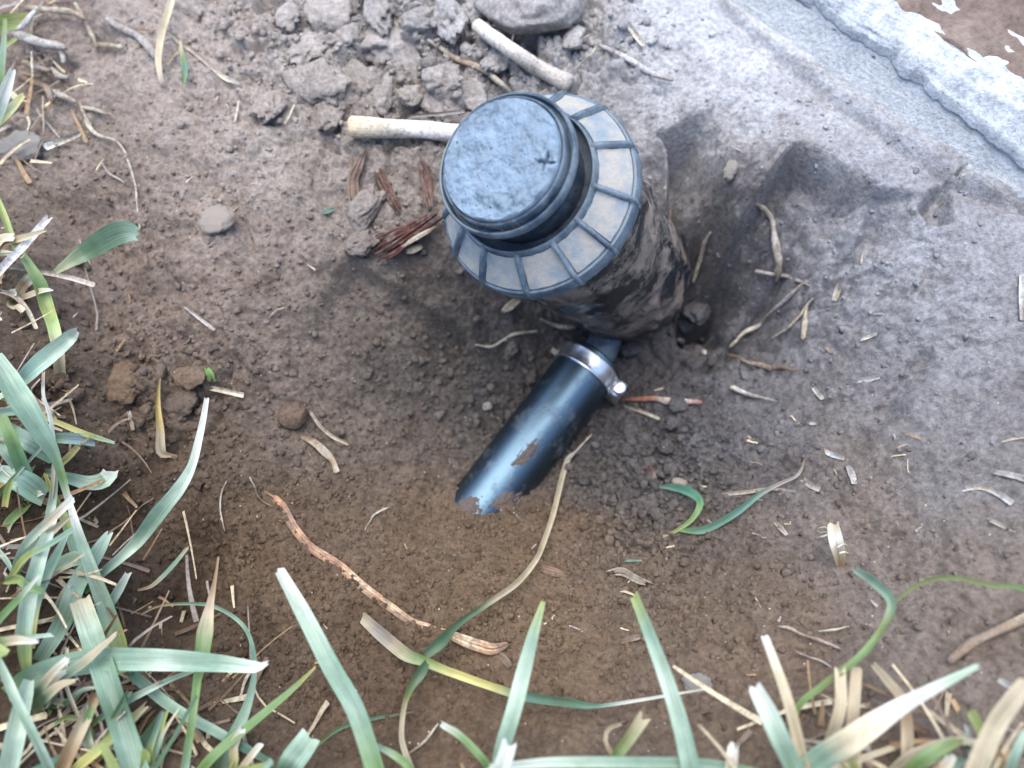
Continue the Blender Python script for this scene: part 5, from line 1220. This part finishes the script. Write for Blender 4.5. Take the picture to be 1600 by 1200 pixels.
# ------------------------------------------------------------------ thatch, straw flecks and lawn
def strips(name, label, n, zones, llo, lhi, wlo, whi, pal, seed, up=0.25, lift=0.002, kind='stuff', mat=None):
    rg = np.random.default_rng(seed); tot = sum(z[4] for z in zones)
    VV = []; FF = []; CC = []; UU = []; base = 0
    for (u, v, su, sv, wt) in zones:
        m = int(n * wt / tot)
        for _ in range(m):
            if su < 0:
                uu, vv = rg.uniform(u + su, u - su), rg.uniform(v + sv, v - sv)
            else:
                uu, vv = rg.normal(u, su), rg.normal(v, sv)
            p = at_z(uu, vv, -0.01)
            if (p[0] - K0[0]) * KN[0] + (p[1] - K0[1]) * KN[1] > -0.01: continue
            L = rg.uniform(llo, lhi); w = rg.uniform(wlo, whi); az = rg.uniform(0, 6.28); el = abs(rg.normal(0, up))
            z0 = float(ground_z(p[0], p[1])) + lift * rg.random()
            k = 5; d = np.array([math.cos(az) * math.cos(el), math.sin(az) * math.cos(el), math.sin(el)]); s = np.array([-math.sin(az), math.cos(az), rg.uniform(-.4, .4)])
            bend = rg.normal(0, 0.25); drop = rg.uniform(0.1, 0.5) * math.sin(el)
            col = S(pal[rg.integers(len(pal))]) * rg.uniform(0.75, 1.15)
            for i in range(k):
                t = i / (k - 1)
                q = np.array([p[0], p[1], z0]) + d * L * t + s * bend * L * t * t * 0.5 + np.array([0, 0, -drop * L * t * t])
                if el < 0.2: q[2] = max(q[2], float(ground_z(q[0], q[1])) + lift * 0.6)
                ww = w * (1 - 0.5 * t) * 0.5
                nn = np.array([0, 0, ww * 0.5])
                VV += [q - s * ww + nn, q - nn * 0.2, q + s * ww + nn]; UU += [(0, t * L * 100), (0.5, t * L * 100), (1, t * L * 100)]; CC += [col] * 3
            for i in range(k - 1):
                b = base + 3 * i
                FF += [(b, b + 3, b + 4, b + 1), (b + 1, b + 4, b + 5, b + 2)]
            base += 3 * k
    o = mesh_np(name, VV, FF, mat or LEAF, None, np.array(CC), np.array(UU))
    return tag(o, label, kind=kind)
strips('dry_thatch', 'matted dry straw thatch under the grass along the lawn edge', 470, [(40, 120, 60, 90, 3), (-20, 420, 60, 120, 2), (20, 700, 50, 110, 3), (60, 950, 80, 90, 4), (160, 1120, 110, 60, 4), (1450, 1170, 160, 45, 2), (700, 1330, 400, 40, 1.5)], 0.008, 0.035, 0.0007, 0.0026, [STR, GRY, TAN, CRM, BRN, (130, 112, 96)], 601, 0.2, 0.004, mat=STRAW)
strips('straw_flecks', 'tiny pale straw flecks scattered over the soil', 80, [(800, 600, -800, -560, 1.0), (350, 300, 180, 180, 0.6), (1300, 700, 180, 200, 0.6)], 0.002, 0.008, 0.0005, 0.0014, [STR, GRY, TAN, GRY, CRM], 602, 0.1, 0.0012, mat=STRAW)
strips('lawn_grass', 'short mown lawn grass round the hole', 1500, [(-350, 600, -260, -900, 4), (600, 1830, -1100, -330, 4), (-90, 950, 40, 160, 0.25), (60, 1290, 120, 30, 0.25), (-100, 500, 40, 180, 0.2)], 0.02, 0.06, 0.002, 0.0052, [BGR, GRN, PAL, TEA, DGR, YGR], 603, 0.6, 0.0)

# tufts that fill the lawn edge: each tuft a plant with its blades as parts
def tuft(u, v, n, hgt, label, seed, pal, lean):
    rg = np.random.default_rng(seed)
    b = at(u, v, 0.0)
    root = empty('grass_tuft', tuple(b))
    tag(root, label, 'grass tuft', 'grass tufts along the rim')
    for k in range(n):
        az = rg.normal(lean, 0.8); L = hgt * rg.uniform(0.6, 1.15); el = rg.uniform(0.5, 1.2)
        d = np.array([math.cos(az), math.sin(az)]); w = rg.uniform(0.0014, 0.0046)
        Q = []
        for t in (1, 0.8, 0.55, 0.3, 0.1, 0):
            hz = L * t * math.cos(el) * (0.6 + 0.6 * t); zz_ = L * (t * math.sin(el) - 0.35 * t * t)
            Q.append((d[0] * hz + rg.normal(0, 0.0008) + b[0], d[1] * hz + rg.normal(0, 0.0008) + b[1], b[2] - 0.003 + zz_))
        c1, c2 = pal[rg.integers(len(pal))], pal[rg.integers(len(pal))]
        o = blade_mesh('blade', np.array(Q), np.array([0.35 if rg.random() < .5 else 0.8, 0.9, 1, 1, 0.85, 0.6]) * w, [S(WHT) if rg.random() < .5 else S(c1), S(c1), S(c2), S(c2), S(YGR)], None, 0.4, rg.normal(0, 0.4), True, seed * 10 + k)
        o.parent = root; o.matrix_parent_inverse = Matrix.Translation(-Vector(b))
GP = [BGR, PAL, GRN, STR, BGR, DGR, CRM, YGR]; DP = [STR, CRM, BGR, TAN, YGR]
for i, (u, v, n, h, lab, pal, lean) in enumerate([
        (-40, 660, 5, 0.045, 'blue green tuft at the left border level with the pale blunt leaf', GP, 0.3), (-30, 820, 5, 0.045, 'green tuft at the left border below the ragged wide leaf', GP, 0.2), (10, 905, 5, 0.04, 'dense tuft behind the frayed pale blade at left', GP, 0.6),
        (-20, 1010, 6, 0.045, 'tuft in the left border beside the broad level blade base', GP, 0.4), (60, 1110, 6, 0.04, 'dense tuft low in the bottom left corner', GP, 0.5), (150, 1195, 6, 0.04, 'tuft at the bottom edge under the thick pale stalk', GP, 0.9), (235, 1215, 5, 0.035, 'tuft at the bottom edge under the brown-tipped leaf', GP, 1.2),
        (100, 965, 4, 0.03, 'short tuft between the tall stalks on the left', GP, 0.4), (350, 1245, 4, 0.022, 'small tuft at the bottom edge below the slim fresh blade', GP, 1.4), (-30, 400, 6, 0.035, 'sparse tuft at the left border by the whitish straw', DP, 0.2), (-30, 120, 7, 0.04, 'half dry tuft at the left border near the top', DP, 0.1),
        (15, 470, 6, 0.022, 'withered little tuft under the yellow green stalk', DP, 0.3), (1330, 1225, 4, 0.024, 'half dry tuft at the bottom edge under the bleached blade', DP, 1.6), (1450, 1235, 4, 0.024, 'half dry tuft in the bottom right under the cream blade', DP, 1.5), (1575, 1230, 4, 0.024, 'tuft in the bottom right corner', DP, 2.0), (40, 780, 4, 0.03, 'low tuft behind the yellow green blade on the left', GP, 0.2)]):
    tuft(u, v, n, h, lab, 700 + i, pal, lean)
